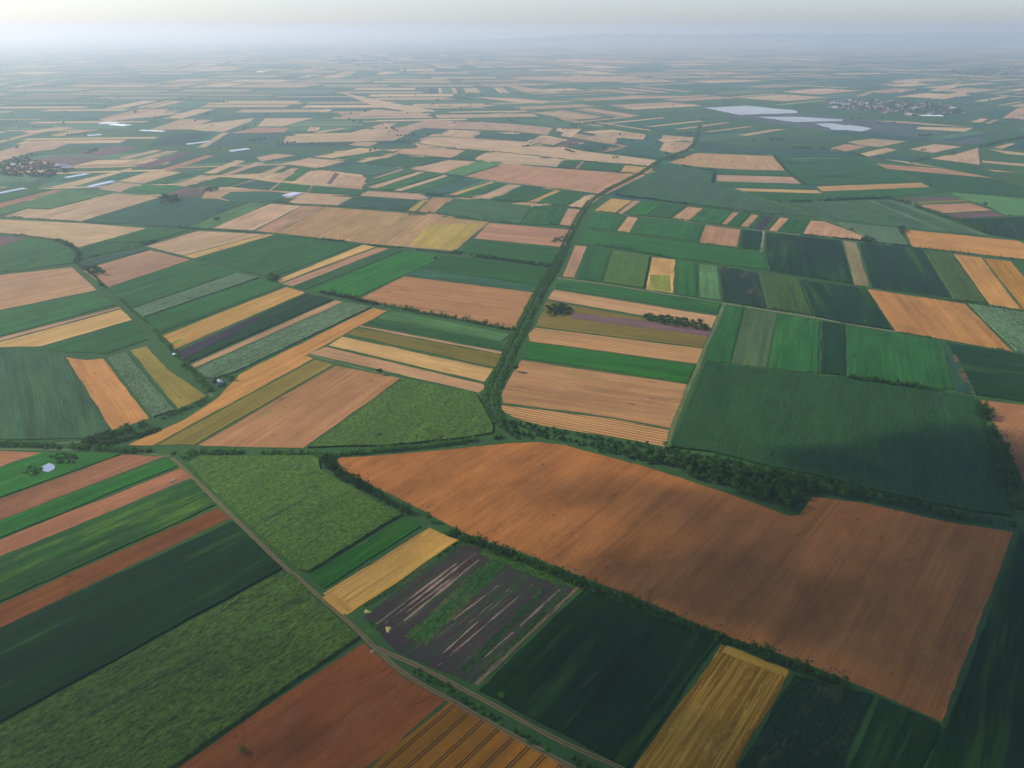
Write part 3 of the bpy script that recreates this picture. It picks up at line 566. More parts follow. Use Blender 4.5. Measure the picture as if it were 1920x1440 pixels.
HEDGES = '''
6.5|7.4|700,925 770,965 850,1003 900,1022 960,1042 1060,1085 1150,1120 1250,1160 1340,1195 1430,1228 1500,1256 1590,1288|0|long leafy hedge along the lower side of the wide brown field
9.2|8.7|612,856 615,870 640,895 700,925|0|dense bushy hedge start at the left tip of the wide brown field
7.8|3.8|0,833 120,839 200,843 330,850 450,849 560,852 612,856|0|low green hedge running straight from the left edge below the crossroads
6.5|4.9|612,856 700,847 800,838 900,825 940,819|0|hedge between the ribbed green triangle and the wide brown field
10.4|8.7|160,832 225,811 270,798 305,786|1|thick double hedge climbing right of the large grey green field
5.2|4.9|305,786 337,772 370,760 398,745|0|thin hedge under the yellow and brown field
9.2|4.9|185,836 260,818 300,805|1|lower hedge parallel to the thick double one
6.5|4.9|398,740 375,712 345,680 322,655 300,632|0|bushes along the path beside the sunflower strip
5.2|4.9|300,630 270,602 250,585 225,560|0|bushes along the path beside the wedge field
4.5|5.3|200,540 188,530 165,508 142,494|0|trees along the path left of the pink brown field
6.8|7.5|142,494 150,478 138,466 118,456 105,451|0|dense trees at the bend of the curved tree line
4.5|5.3|105,451 80,447 50,443 18,439|0|curved tree line at the left edge
4.5|4.2|148,489 180,481 215,470 245,462|0|slanting hedge left of the pinkish tan field
5.6|6.4|262,461 285,455 303,448|0|dark upper end of the slanting hedge
4.5|4.2|5,405 70,411 152,416 240,422 350,428 400,430|1|long hedge under the large pale pink tan field
4.5|5.3|335,427 350,429 372,430|0|short dense hedge piece above the green field on the left
4.5|4.2|400,430 470,436 500,439 600,449 660,456|1|hedge along the top of the large green field
5.6|5.3|605,449 630,452 655,455|0|short dark hedge piece above the large green field
4.5|5.3|690,460 760,466 830,474 850,476|1|hedge under the right half of the huge pale tan field
5.6|7.5|845,474 880,480 940,488 990,495 1036,502|0|thick hedge between the green fields left of the canal
5.6|7.5|600,549 640,557 680,566 730,576|0|upper left part of the thick hedge above the pale green strip
5.6|7.5|730,576 790,588 850,598 910,610 972,622|0|lower right part of the thick hedge above the pale green strip
4.5|5.3|500,377 570,384 640,387 700,391 760,396|1|hedge along the top of the huge pale tan field
4.5|6.4|762,396 800,401 860,407 917,414 960,419|0|darker hedge right of the sliver field
4.5|5.3|1030,420 1060,424 1084,427|0|bushy hedge under the tan field squeezed against the canal
4.5|5.3|835,366 880,371 940,377 990,380|1|hedge under the fan of strips
4.5|5.3|990,380 1040,386 1096,392|0|dark hedge from the fan of strips to the canal
5.6|8.5|787,364 805,366 830,367|0|thick clump hedge below the grey green strip of the fan
4.5|5.3|690,355 740,359 787,364|0|hedge at the foot of the fan of strips
4.5|4.2|1114,396 1150,401 1210,406 1260,410 1330,419 1412,429|0|hedge under the row of small plots
4.5|4.2|1101,427 1160,435 1240,447 1310,457 1380,466 1428,471|0|hedge along the top of the long dark green band
4.5|5.3|1118,460 1160,467 1205,475 1260,484|0|dark hedge under the left half of the long dark green band
4.5|4.2|1260,484 1350,495 1440,508 1515,521|1|thin hedge under the right half of the long dark green band
5.6|5.3|1155,366 1200,372 1250,378 1290,384|0|hedge under the very large dull green field, left half
4.5|5.3|1290,384 1340,390 1400,398 1455,405|0|hedge under the very large dull green field, right half
4.5|5.3|733,267 767,268 830,276 900,282 960,288|0|far hedge over the pale striped field
4.5|4.2|960,288 1060,299 1150,307 1226,313|0|far hedge under the long pale band
4.5|5.3|990,268 1060,276 1135,286 1190,293 1242,299|0|far hedge on top of the long pale band
4.5|4.2|1000,311 1040,315 1130,321 1213,328|0|far hedge on top of the big smooth tan field
4.5|5.3|745,290 800,294 845,298 890,302|0|far hedge under the pale striped field
4.5|6.4|594,316 610,319 628,322|0|short hedge below the pale tan field, centre left
4.5|4.2|733,288 742,285 757,281|0|short far hedge by the dark green field above the fan
3.4|5.3|608,273 640,275 660,276|0|short far hedge above the long pale pink field
6.8|7.5|1482,379 1540,377 1600,374 1665,372|0|dark hedge along the top of the striped triangle
6.8|8.5|1665,372 1690,379 1720,388 1760,403 1800,416 1830,430 1855,440|0|slanting tree line right of the striped triangle
5.6|7.5|1250,306 1310,316 1340,320|1|hedge along the top of the very large dull green field
5.6|8.5|1341,320 1338,332 1336,343|0|short thick tree row left of the pink and tan strip
5.6|6.4|1451,293 1464,308 1480,326 1495,338 1510,348|0|slanting hedge at the right end of the pale golden field
4.5|6.4|1473,307 1500,307 1530,306|0|short dark hedge floating in the dark green field, upper
4.5|6.4|1508,333 1560,332 1600,331|0|short dark hedge floating in the dark green field, lower
5.6|5.3|1505,440 1560,446 1620,452 1660,458 1708,463|1|hedge along the foot of the tan wedge and mottled field
4.5|5.3|1710,464 1760,470 1840,480 1920,489|0|hedge under the long orange stubble field
3.4|3.2|1444,509 1515,522 1600,535 1640,541 1720,553|1|thin hedge above the light green plot with fine rows
4.5|5.3|1720,553 1790,565 1855,574 1920,586|0|hedge under the dark and light green fields at right
5.2|3.7|1680,622 1765,638 1840,650 1905,662|1|low verge under the big orange parallelogram
3.9|4.9|1321,680 1380,687 1440,693 1520,702 1590,710|1|thin verge on top of the largest green field
9.2|6.1|1590,709 1640,715 1690,722 1735,729|0|dark shrub row on top of the largest green field
5.2|4.9|1735,729 1790,738 1828,744 1870,751 1920,757|1|brownish verge at the right edge above the brown field
11.7|11.0|1836,762 1850,800 1870,850 1890,905 1908,960|0|dark hedge down the right side of the largest green field
6.5|2.5|1790,668 1800,690 1812,715 1824,740|2|brown reedy ditch bank on the right
4.5|6.4|1700,303 1718,302 1742,297|0|short far hedge left of the pale triangle
5.6|7.5|1836,275 1860,271 1900,262 1920,258|0|dark far hedge right of the pale triangle
5.6|5.3|1500,277 1560,281 1600,288 1620,294|0|far hedge under the pinker field on the right
3.6|2.2|900,1022 880,1017 857,1018 830,1038 790,1062|1|grassy hedge round the top corner of the vegetable plot
4|2.4|692,1165 720,1188|1|short bushy hedge at the lower left corner of the vegetable plot
'''
# ---------------------------------------------------------------- the plain
def ground_material():
    t = NT('rough_grass')
    geo = t.n('ShaderNodeNewGeometry').outputs['Position']
    a = t.uvnoise(geo, 0.006, 0.006, 5, .6); b = t.uvnoise(geo, 0.12, 0.12, 5, .75)
    c = t.mix(t.ramp(a, .35, .65), (0.024, 0.070, 0.022, 1), (0.036, 0.090, 0.020, 1))
    c = t.mix(t.ramp(b, .52, .68, 0, .6), c, (0.075, 0.115, 0.018, 1))
    c = t.mix(t.ramp(b, .30, .42, .6, 0), c, (0.012, 0.034, 0.016, 1))
    return t.finish(c, .95, t.bump(b, 1.2))
GM = ground_material()
ys = [-1500, 0, 600, 1500, 3000, 6000, 12000, 24000, 60000]
vv, ff = [], []
for y in ys:
    for x in (-1, 1): vv.append((x * 42000, y, 0))
for i in range(len(ys) - 1): ff.append((2*i, 2*i+1, 2*i+3, 2*i+2))
tag(mesh_obj('ground', vv, ff, GM), kind='structure')

# low hills along the right half of the horizon, well over twenty kilometres away
def hills():
    vv, ff = [], []
    nx, ny = 120, 6
    for j in range(ny):
        for i in range(nx):
            x = -7500 + 34000 * i / (nx - 1); y = 29000 + 900 * j
            rise = max(0, min(1, (x + 3500) / 7000))
            h = rise * (340 + 70 * noise.noise(Vector((x / 5200, 3.1, 0))) + 26 * noise.noise(Vector((x / 1100, 1.7, 0))) + .0010 * max(0, x))
            prof = math.sin(math.pi * min(1, j / 3.0) / 2)
            vv.append((x, y, h * prof * .93 - 3))
    for j in range(ny - 1):
        for i in range(nx - 1):
            a = j * nx + i; ff.append((a, a + 1, a + nx + 1, a + nx))
    m = simple('hill_forest', (0.05, 0.08, 0.045), scale=.001)
    o = mesh_obj('hills', vv, ff, m); tag(o, kind='structure')
    for p in o.data.polygons: p.use_smooth = True
hills()

# ---------------------------------------------------------------- fields
#  code: (surface, colour, height of the crop)
KIND = {
 's': ('stubble', (0.35, 0.200, 0.090), .18), 'S': ('stubble', (0.34, 0.178, 0.066), .18), 'p': ('stubble', (0.36, 0.242, 0.125), .18),
 'm': ('stubble', (0.29, 0.155, 0.080), .16), 'o': ('stubble', (0.35, 0.168, 0.042), .20), 'O': ('stubble', (0.33, 0.150, 0.040), .20),
 'y': ('stubble', (0.38, 0.235, 0.072), .45), 'Y': ('stubble', (0.33, 0.225, 0.050), .45), 'v': ('stubble', (0.15, 0.122, 0.020), .35),
 'q': ('stubble', (0.18, 0.135, 0.022), .35), 'n': ('stubble', (0.16, 0.125, 0.050), .35), 'N': ('green', (0.045, 0.075, 0.024), .35), 'z': ('stubble', (0.36, 0.21, 0.065), .20),
 'r': ('bare', (0.28, 0.120, 0.048), .10), 'x': ('bare', (0.175, 0.056, 0.013), .10), 'R': ('bare', (0.265, 0.096, 0.025), .10),
 'w': ('swath', (0.33, 0.180, 0.045), .25), 'W': ('swath', (0.30, 0.140, 0.012), .25), 'T': ('bands', (0.30, 0.140, 0.042), .22), 't': ('tram', (0.20, 0.078, 0.008), .70),
 'g': ('green', (0.018, 0.086, 0.014), .8), 'b': ('green', (0.014, 0.092, 0.007), .8), 'B': ('streaky', (0.016, 0.072, 0.008), .9),
 'd': ('green', (0.005, 0.032, 0.006), 1.3), 'D': ('mottled', (0.008, 0.034, 0.010), 1.3), 'e': ('green', (0.022, 0.074, 0.036), .7),
 'E': ('green', (0.030, 0.078, 0.026), .8), 'l': ('green', (0.060, 0.145, 0.036), .8), 'L': ('maize', (0.060, 0.122, 0.014), 2.1),
 'C': ('maize', (0.090, 0.150, 0.060), 1.6), 'M': ('ribbed', (0.026, 0.096, 0.020), 2.0),
 'k': ('bare', (0.030, 0.026, 0.032), .12), 'u': ('stubble', (0.115, 0.070, 0.058), .15), 'G': ('plot', (0.05, 0.035, 0.045), .12),
}
XB, YB = (0.0, 1920.0), 1440.0
def borders(p):
    s = set()
    if p[0] <= 0: s.add('l')
    if p[0] >= 1920: s.add('r')
    if p[1] >= 1440: s.add('b')
    return s
def extend(pts, far=150.0):
    """corners cut by the picture frame are carried on into the unseen land beyond it"""
    g = [G(*p) for p in pts]; n = len(g); out = []
    for i in range(n):
        b = borders(pts[i])
        if not b: out.append(g[i]); continue
        dirs = []
        for j in ((i - 1) % n, (i + 1) % n):
            if not (borders(pts[j]) & b):
                d = g[i] - g[j]
                if d.length > 1: dirs.append(d.normalized())
        if dirs:
            d = sum(dirs, Vector((0, 0, 0)))
            k = far / max(.5, abs(dirs[0].normalized().dot(d.normalized())))
            out.append(g[i] + d.normalized() * min(k, far * 1.6))
        else: out.append(g[i] + Vector((g[i].x * .18, -far * .6, 0)))
    return out
def area2(g): return sum(g[i].x * g[(i+1) % len(g)].y - g[(i+1) % len(g)].x * g[i].y for i in range(len(g)))
def inset(g, d):
    if area2(g) < 0: g = g[::-1]
    n = len(g); out = []
    for i in range(n):
        a, b, c = g[i-1], g[i], g[(i+1) % n]
        e1 = (b - a).normalized(); e2 = (c - b).normalized()
        n1 = Vector((-e1.y, e1.x, 0)); n2 = Vector((-e2.y, e2.x, 0))
        m = n1 + n2
        if m.length < .2: out.append(b + n1 * d); continue
        m.normalize(); out.append(b + m * d / max(.5, m.dot(n1)))
    return out
def wiggle(g, amp, step):
    """real field edges are never ruler straight"""
    out = []
    for i in range(len(g)):
        a, b = g[i], g[(i + 1) % len(g)]
        L = (b - a).length; k = max(1, min(50, int(L / step)))
        nrm = Vector((-(b - a).y, (b - a).x, 0)).normalized() if L > 0 else Vector((0, 0, 0))
        for j in range(k):
            q = a.lerp(b, j / k)
            if j: q = q + nrm * amp * (noise.noise(q * .021) + .6 * noise.noise(q * .09))
            out.append(q)
    return out
def slab(name, g, h, mat, col, ang=None, parent=None, z0=0.0):
    best = 0
    if ang is None:
        for i in range(len(g)):
            e = g[(i + 1) % len(g)] - g[i]
            if e.length > best: best = e.length; ang = math.atan2(e.y, e.x)
    g = wiggle(g, 1.6, 9 if g[0].y < 1300 else 30)
    n = len(g)
    zt = z0 + h
    vs = [(p.x, p.y, zt) for p in g] + [(p.x, p.y, z0) for p in g]
    tri = tessellate_polygon([[Vector((p.x, p.y, 0)) for p in g]])
    fs = []
    for t in tri:
        a, b, c = (g[i] for i in t)
        fs.append(tuple(t) if (b - a).cross(c - a).z > 0 else (t[0], t[2], t[1]))
    for i in range(n):
        j = (i + 1) % n; fs.append((i, n + i, n + j, j))
    ca, sa = math.cos(ang), math.sin(ang)
    uvs = [(x * ca + y * sa + 500, -x * sa + y * ca) for x, y, z in vs]
    cx = sum(p.x for p in g) / n; cyy = sum(p.y for p in g) / n
    o = mesh_obj(name, [(x - cx, y - cyy, z) for x, y, z in vs] if parent is None else vs, fs, mat, parent, uvs)
    if parent is None: o.location = (cx, cyy, 0)
    else:
        o.matrix_parent_inverse = Matrix.Translation(-parent.location)
    o.color = (*col, 1)
    return o
NAMES = {'G': ('vegetable_plot', 'plot'), 'L': ('maize_field', 'maize field'), 'C': ('maize_field', 'crop field'), 'M': ('crop_field', 'crop field'), 't': ('grain_field', 'grain field'), 'k': ('bare_soil_plot', 'plot'),
         'r': ('ploughed_field', 'ploughed field'), 'x': ('ploughed_field', 'ploughed field'), 'R': ('ploughed_field', 'ploughed field'), 'w': ('wheat_field', 'wheat field'), 'W': ('wheat_field', 'wheat field'), 'T': ('wheat_field', 'wheat field')}
FIELD = {}
occ = []
rf = random.Random(5)
for idx, line in enumerate(FIELDS.strip().split('\n')):
    code, ps, label = line.split('|')
    kind, col, h = KIND[code]
    if label.startswith(('purple brown strip', 'slate black')): h = {'u': .45, 'k': 1.4}[code]
    pts = P(ps)
    g = inset(extend(pts), 0.9 if min(q[1] for q in pts) > 300 else 1.5)
    k = rf.uniform(.86, 1.14) if kind == 'stubble' else rf.uniform(.80, 1.22); k2 = rf.uniform(.93, 1.07)
    col = (col[0] * k, col[1] * k * k2, col[2] * k * rf.uniform(.92, 1.08))
    nm, cat = NAMES.get(code, ('stubble_field', 'stubble field') if kind == 'stubble' else ('crop_field', 'crop field'))
    ang = None
    if code == 'R' and 'widest' in label: ang = math.atan2(*(G(1793, 1297) - G(1902, 997)).yx)
    if code == 'M': ang = math.atan2(*(G(1258, 806) - G(1320, 681)).yx)
    if 'ribbed' in label: ang = math.atan2(*(G(757, 712) - G(575, 841)).yx)
    if 'long pale swath' in label: ang = math.atan2(*(G(1246, 838) - G(960, 782)).yx)
    if label.startswith('large light green maize field between'): ang = math.atan2(*(G(757, 965) - G(577, 1075)).yx)
    if 'pinkish tan field right of the canal bend' in label: ang = math.atan2(*(G(1256, 806) - G(940, 757)).yx)
    if label.startswith('golden yellow wheat stubble'): ang = math.atan2(*(G(1352, 1207) - G(1184, 1440)).yx)
    if label.startswith('orange brown grain'): ang = math.atan2(*(G(843, 1314) - G(694, 1440)).yx)
    o = slab(nm, g, h + idx * .0004, FM[kind], col, ang)
    tag(o, label, cat, 'fields of the patchwork plain', 'thing')
    FIELD[label] = (o, pts, h + idx * .0004)
    occ.append(pts)

def part_strip(parent_label, name, a, b, width, mat, col, dz, label=None, taper=False):
    o, _, h = FIELD[parent_label]
    A, B = G(*a), G(*b)
    d = (B - A).normalized(); n = Vector((-d.y, d.x, 0)) * width / 2
    q = slab(name, [A - n, B - n, B + n, A + n], .05, mat, col, math.atan2(d.y, d.x), o, h + dz - .05)
    if label: q['label'] = label
    return q
# the vegetable plot: rows of green and pale bare lines
VP = 'dark vegetable plot with pale soil lines and green rows'
for i, (a, b, w, c, lab) in enumerate((
    ((682, 1136), (860, 1026), 6, (0.028, 0.085, 0.016), None), ((784, 1203), (938, 1050), 15, (0.030, 0.100, 0.014), 'broad green row'),
    ((762, 1196), (905, 1066), 5, (0.030, 0.085, 0.016), None), ((905, 1032), (1060, 1094), 12, (0.040, 0.105, 0.014), 'green headland'),
    ((868, 1262), (1022, 1104), 5, (0.020, 0.062, 0.014), 'dark green row'), ((905, 1262), (1064, 1114), 5, (0.024, 0.070, 0.014), None))):
    part_strip(VP, 'crop_row', a, b, w, FM['mottled'], c, .06 + i * .006, lab)
for i, (a, b, w) in enumerate((((705, 1171), (857, 1056), 1.3), ((712, 1177), (893, 1037), 1.0), ((757, 1165), (898, 1050), 1.3), ((850, 1162), (935, 1098), 1.1),
                               ((975, 1175), (1050, 1105), 1.3), ((905, 1236), (962, 1186), 1.0), ((880, 1168), (955, 1105), .7), ((820, 1250), (1000, 1095), .7), ((760, 1150), (860, 1075), .6), ((830, 1226), (960, 1108), .6), ((893, 1283), (1086, 1100), 2.4))):
    part_strip(VP, 'soil_line', a, b, w, FM['paleline'], (0.24, 0.17, 0.11) if i < 10 else (0.18, 0.13, 0.06), .13 + i * .004)
# single lines and patches that belong to one field
part_strip('very dark green field split by one thin line beside the bottom road', 'wheel_line', (1024, 1359), (1206, 1176), 1.6, FM['bare'], (0.02, 0.03, 0.02), .05)
part_strip('dark green triangle with two pale stripes on the right', 'pale_stripe', (1633, 377), (1772, 434), 11, FM['green'], (0.085, 0.13, 0.06), .06)
part_strip('dark green triangle with two pale stripes on the right', 'pale_stripe', (1668, 376), (1848, 442), 13, FM['green'], (0.085, 0.13, 0.06), .07)
part_strip('tan plot whose lower half is yellow green', 'green_patch', (1238, 516), (1238, 546), 36, FM['streaky'], (0.20, 0.21, 0.03), .06)
part_strip('largest green field with fine upright rows above the wood', 'field_path', (1768, 762), (1850, 905), 1.2, FM['green'], (0.035, 0.085, 0.025), .06)
part_strip('golden yellow wheat stubble field with pale swaths at the bottom', 'headland', (1359, 1217), (1476, 1263), 8, FM['swath'], (0.40, 0.23, 0.03), .05)
part_strip('golden stubble strip between the green strip and the dark vegetable plot', 'headland', (614, 1116), (652, 1148), 9, FM['swath'], (0.36, 0.19, 0.04), .05)
part_strip('gold tan strip with a green corner patch on the left', 'green_patch', (322, 647), (342, 637), 9, FM['streaky'], (0.20, 0.23, 0.03), .06)

# ---------------------------------------------------------------- far land drawn as one patchwork
def inside(p, poly):
    x, y = p; c = False; n = len(poly)
    for i in range(n):
        x1, y1 = poly[i]; x2, y2 = poly[i-1]
        if (y1 > y) != (y2 > y) and x < (x2 - x1) * (y - y1) / (y2 - y1) + x1: c = not c
    return c
def proj(v):
    d = Vector((v.x, v.y, v.z - H))
    f = d.y * cp - d.z * sp; u = d.y * sp + d.z * cp
    if f <= 1: return (99999, 99999)
    return (960 + FPX * d.x / f, 720 - FPX * u / f)
LAKES = ["1320,202 1400,198 1492,207 1498,212 1385,215", "1418,219 1500,219 1582,224 1578,227 1490,229", "1525,232 1560,231 1620,237 1632,240 1620,247 1570,244"]
MARSH = "1340,216 1500,213 1640,226 1850,247 1840,272 1700,262 1500,240"
VILL = "1540,188 1640,186 1810,200 1812,216 1700,218 1560,205"
VILL2 = "0,300 110,302 140,318 100,335 0,340"
avoid = [P(s) for s in LAKES + [MARSH, VILL, VILL2]]
pal = [((0.37, 0.255, 0.125), .38), ((0.32, 0.20, 0.10), .12), ((0.020, 0.085, 0.035), .16), ((0.022, 0.07, 0.048), .14), ((0.055, 0.12, 0.05), .12), ((0.012, 0.05, 0.03), .06)]
def far_fields():
    rr = random.Random(11); vv, ff, cc = [], [], []
    y = -600.0
    def quad(c, u, w, L, Wd, col, z):
        i = len(vv)
        for a, b in ((-1, -1), (1, -1), (1, 1), (-1, 1)):
            q = c + u * (a * L / 2) + w * (b * Wd / 2)
            vv.append((q.x, q.y, z))
        ff.append((i, i+1, i+2, i+3)); cc.append((*col, 1))
    while y < 36000:
        cell = 420 + .035 * max(0, y)
        half = max(2600, abs(y) * .80 + 2200); x = -half
        while x < half:
            c = Vector((x + cell / 2, y + cell / 2, 0))
            ang = .42 + .5 * noise.noise(Vector((x / 5200, y / 5200, 4))) + (.0 if rr.random() < .75 else 1.57)
            if x < -400: ang -= .25
            u = Vector((math.cos(ang), math.sin(ang), 0)); w = Vector((-u.y, u.x, 0))
            dens = 1.02 + .5 * noise.noise(Vector((x / 3800, y / 5200, 9)))
            v = -cell * .46
            while v < cell * .46:
                wd = rr.choice((18, 22, 30, 40, 55, 90, 150)) * (1 + y / 30000)
                if v + wd > cell * .5: break
                cc0 = c + w * (v + wd / 2)
                L = cell * rr.uniform(.70, 1.0)
                cc0 = cc0 + u * rr.uniform(-.04, .04) * cell
                v += wd * rr.choice((1.0, 1.0, 1.0, 1.25))
                if rr.random() > dens: continue
                t = rr.random(); s = 0
                for col, pr in pal:
                    s += pr
                    if t <= s: break
                k = rr.uniform(.8, 1.2); col = tuple(q * k for q in col)
                ok = True
                for e in (-.5, -.25, 0, .25, .5):
                    for e2 in (-.5, .5):
                        px, py = proj(cc0 + u * L * e + w * wd * e2)
                        if -60 < px < 1980 and (430 < py < 1500 or (236 < py and px > 1290 and col[0] > .1)): ok = False; break
                        if -60 < px < 1980 and 60 < py <= 240 and any(inside((px, py), a) for a in avoid): ok = False; break
                        if py > 430 and any(inside((px, py), a) for a in far_occ): ok = False; break
                    if not ok: break
                if ok: quad(cc0, u, w, L, wd - 2, col, .08 + .03 * rr.random())
            x += cell
        y += cell
    t = NT('far_crops')
    at = t.n('ShaderNodeAttribute', attribute_name='tint')
    geo = t.n('ShaderNodeNewGeometry').outputs['Position']
    c = scale_col(t, at.outputs['Color'], t.ramp(t.uvnoise(geo, .02, .02, 4, .6), .3, .7, .85, 1.15))
    m = t.finish(c, .95)
    o = mesh_obj('distant_fields', vv, ff, m, cols=cc)
    tag(o, 'hazy patchwork of pale and teal strip fields running to the horizon', 'fields', kind='stuff')
far_occ = [p for p in occ if min(q[1] for q in p) < 300 or min(q[0] for q in p) <= 0 or max(q[0] for q in p) >= 1920 or max(q[1] for q in p) >= 1440]
# land just outside the frame must not overlap fields that were carried over the frame edge
ext = []
for (o, pts, h) in FIELD.values():
    if any(borders(q) for q in pts):
        ext.append([proj(o.matrix_basis @ v.co) for v in o.data.vertices[: len(o.data.vertices) // 2]])
far_occ = far_occ + ext
far_fields()

# ---------------------------------------------------------------- water
def water_mat():
    t = NT('water')
    return t.finish((0.045, 0.055, 0.045, 1), .25, spec=.35)
WM = water_mat()
SILT = simple('silty_water', (0.37, 0.385, 0.36), rough=.4, var=.12, scale=.004, spec=.6)
POND = simple('pond_water', (0.26, 0.31, 0.37), rough=.3, var=.1, spec=.6)
def sheet(name, pts, z, mat, step=None, amp=0):
    g = [G(*p) for p in pts]
    if area2(g) < 0: g = g[::-1]
    if step:
        out = []
        for i in range(len(g)):
            a, b = g[i], g[(i + 1) % len(g)]; k = max(1, int((b - a).length / step))
            for j in range(k):
                q = a.lerp(b, j / k); nn = noise.noise_vector(q * (1.2 / step)); out.append(q + Vector((nn.x, nn.y, 0)) * amp)
        g = out
    tri = tessellate_polygon([g])
    fs = []
    for t in tri:
        a, b, c = (g[i] for i in t)
        fs.append(tuple(t) if (b - a).cross(c - a).z > 0 else (t[0], t[2], t[1]))
    return mesh_obj(name, [(p.x, p.y, z) for p in g], fs, mat)
MARSHM = simple('marsh_soil', (0.048, 0.066, 0.050), var=.5, scale=.004)
tag(sheet('marsh', P(MARSH), .04, MARSHM, 80, 30), kind='structure')
for i, s in enumerate(LAKES):
    o = sheet('lake', P(s), .06, SILT, 40, 14 if i < 2 else 45); tag(o, kind='structure')
tag(sheet('pond', P("79,876 92,869 103,874 102,881 90,887 80,884"), .95, POND, 4, .8), kind='structure')
# canal: a ribbon of water along the tree-lined ditch
CANAL = P("938,792 921,770 917,748 928,718 946,685 957,655 975,622 990,590 1005,560 1022,530 1038,505 1052,478 1064,450 1076,425 1086,405 1106,378 1140,356 1200,326 1238,300 1290,281 1304,268 1308,250 1312,236")
def ribbon(name, pts, width, z, mat, h=0.0):
    g = []
    for i in range(len(pts) - 1):
        a, b = G(*pts[i]), G(*pts[i+1]); k = max(1, int((b - a).length / 12))
        for j in range(k): g.append(a.lerp(b, j / k))
    g.append(G(*pts[-1]))
    for _ in range(2): g = [g[0]] + [(g[i-1] + g[i] * 2 + g[i+1]) / 4 for i in range(1, len(g) - 1)] + [g[-1]]
    vs, fs, uv = [], [], []; s = 0
    for i, p in enumerate(g):
        d = (g[min(i+1, len(g)-1)] - g[max(i-1, 0)]).normalized(); n = Vector((-d.y, d.x, 0))
        if i: s += (p - g[i-1]).length
        wd = width * (1 + .22 * noise.noise(p * .06))
        for e in (-.5, .5):
            q = p + n * wd * e; vs.append((q.x, q.y, z)); uv.append((s, e * width))
        if i: k = 2 * i; fs.append((k - 2, k - 1, k + 1, k))
    return mesh_obj(name, vs, fs, mat, uvs=uv), g
cw, CG = ribbon('canal_water', CANAL, 2.6, .03, WM); tag(cw, kind='structure')

# ---------------------------------------------------------------- tracks
def track_mat():
    t = NT('dirt_track')
    uv = t.n('ShaderNodeUVMap', uv_map='UVMap').outputs[0]
    sep = t.n('ShaderNodeSeparateXYZ'); t.t.links.new(uv, sep.inputs[0])
    w = t.uvnoise(uv, .03, .0, 2, .5)
    v = t.math('ADD', t.math('ABSOLUTE', sep.outputs[1]), t.math('MULTIPLY', t.math('SUBTRACT', w, .5), .8))
    rut = t.ramp(t.math('ABSOLUTE', t.math('SUBTRACT', v, 1.05)), .30, .62, 1, 0)
    nz = t.uvnoise(uv, .15, .5, 4, .7)
    c = t.mix(t.ramp(nz, .35, .65), (0.035, 0.070, 0.018, 1), (0.09, 0.095, 0.028, 1))
    c = t.mix(t.math('MULTIPLY', rut, t.ramp(nz, .2, .5, .5, 1)), c, (0.20, 0.125, 0.065, 1))
    return t.finish(c, .95)
TM = track_mat()
PT = simple('pale_track', (0.22, 0.17, 0.10), var=.3, scale=.05)
GT = simple('grassy_track', (0.085, 0.115, 0.03), var=.4, scale=.05)
zt = .025
for nm, s, w, m in (
    ('dirt_track', "322,858 340,875 372,905 402,935 431,963 480,1011 530,1061 577,1098 606,1126 650,1160 680,1192 706,1218 733,1243 753,1261 770,1272 828,1303 862,1322 900,1345 960,1378 1033,1417 1078,1442 1160,1490", 3.6, TM),
    ('dirt_track', "706,1214 728,1226 745,1232 778,1244 830,1272 894,1305 960,1341 1033,1382 1100,1412 1175,1444 1280,1490", 4.0, TM),
    ('farm_road', "-120,846 0,842 120,843 210,846 280,850 318,855", 3.2, GT),
    ('field_track', "1358,570 1340,612 1321,652 1308,690 1292,722 1275,765 1257,812 1248,842", 5.0, GT),
    ('field_track', "1044,521 1130,532 1265,554 1358,569 1440,582 1530,596 1600,609 1680,622", 3.0, PT),
    ('field_track', "1431,433 1429,452 1426,472", 6.0, PT),
    ('field_track', "1370,352 1440,376 1480,388 1520,402 1560,416 1600,432 1622,444", 5.0, GT),
    ('field_track', "1112,397 1150,401 1260,411 1360,424 1430,432 1500,440", 2.6, PT),
    ('field_track', "398,744 372,707 345,676 322,652 290,620 268,596 245,572 222,548 200,535 170,508 146,492", 3.0, GT),
    ('field_track', "572,664 640,681 755,711 900,739", 3.2, GT),
    ('field_track', "575,666 620,632 680,604 730,580", 3.0, GT),
    ('field_track', "893,1284 985,1192 1086,1100", 3.0, TM),
    ('field_track', "-60,832 70,834 155,828", 3.0, GT),
    ('field_track', "1500,377 1600,372 1660,371", 4.0, GT)):
    o, _ = ribbon(nm, P(s), w, zt, m); tag(o, kind='structure'); zt += .006
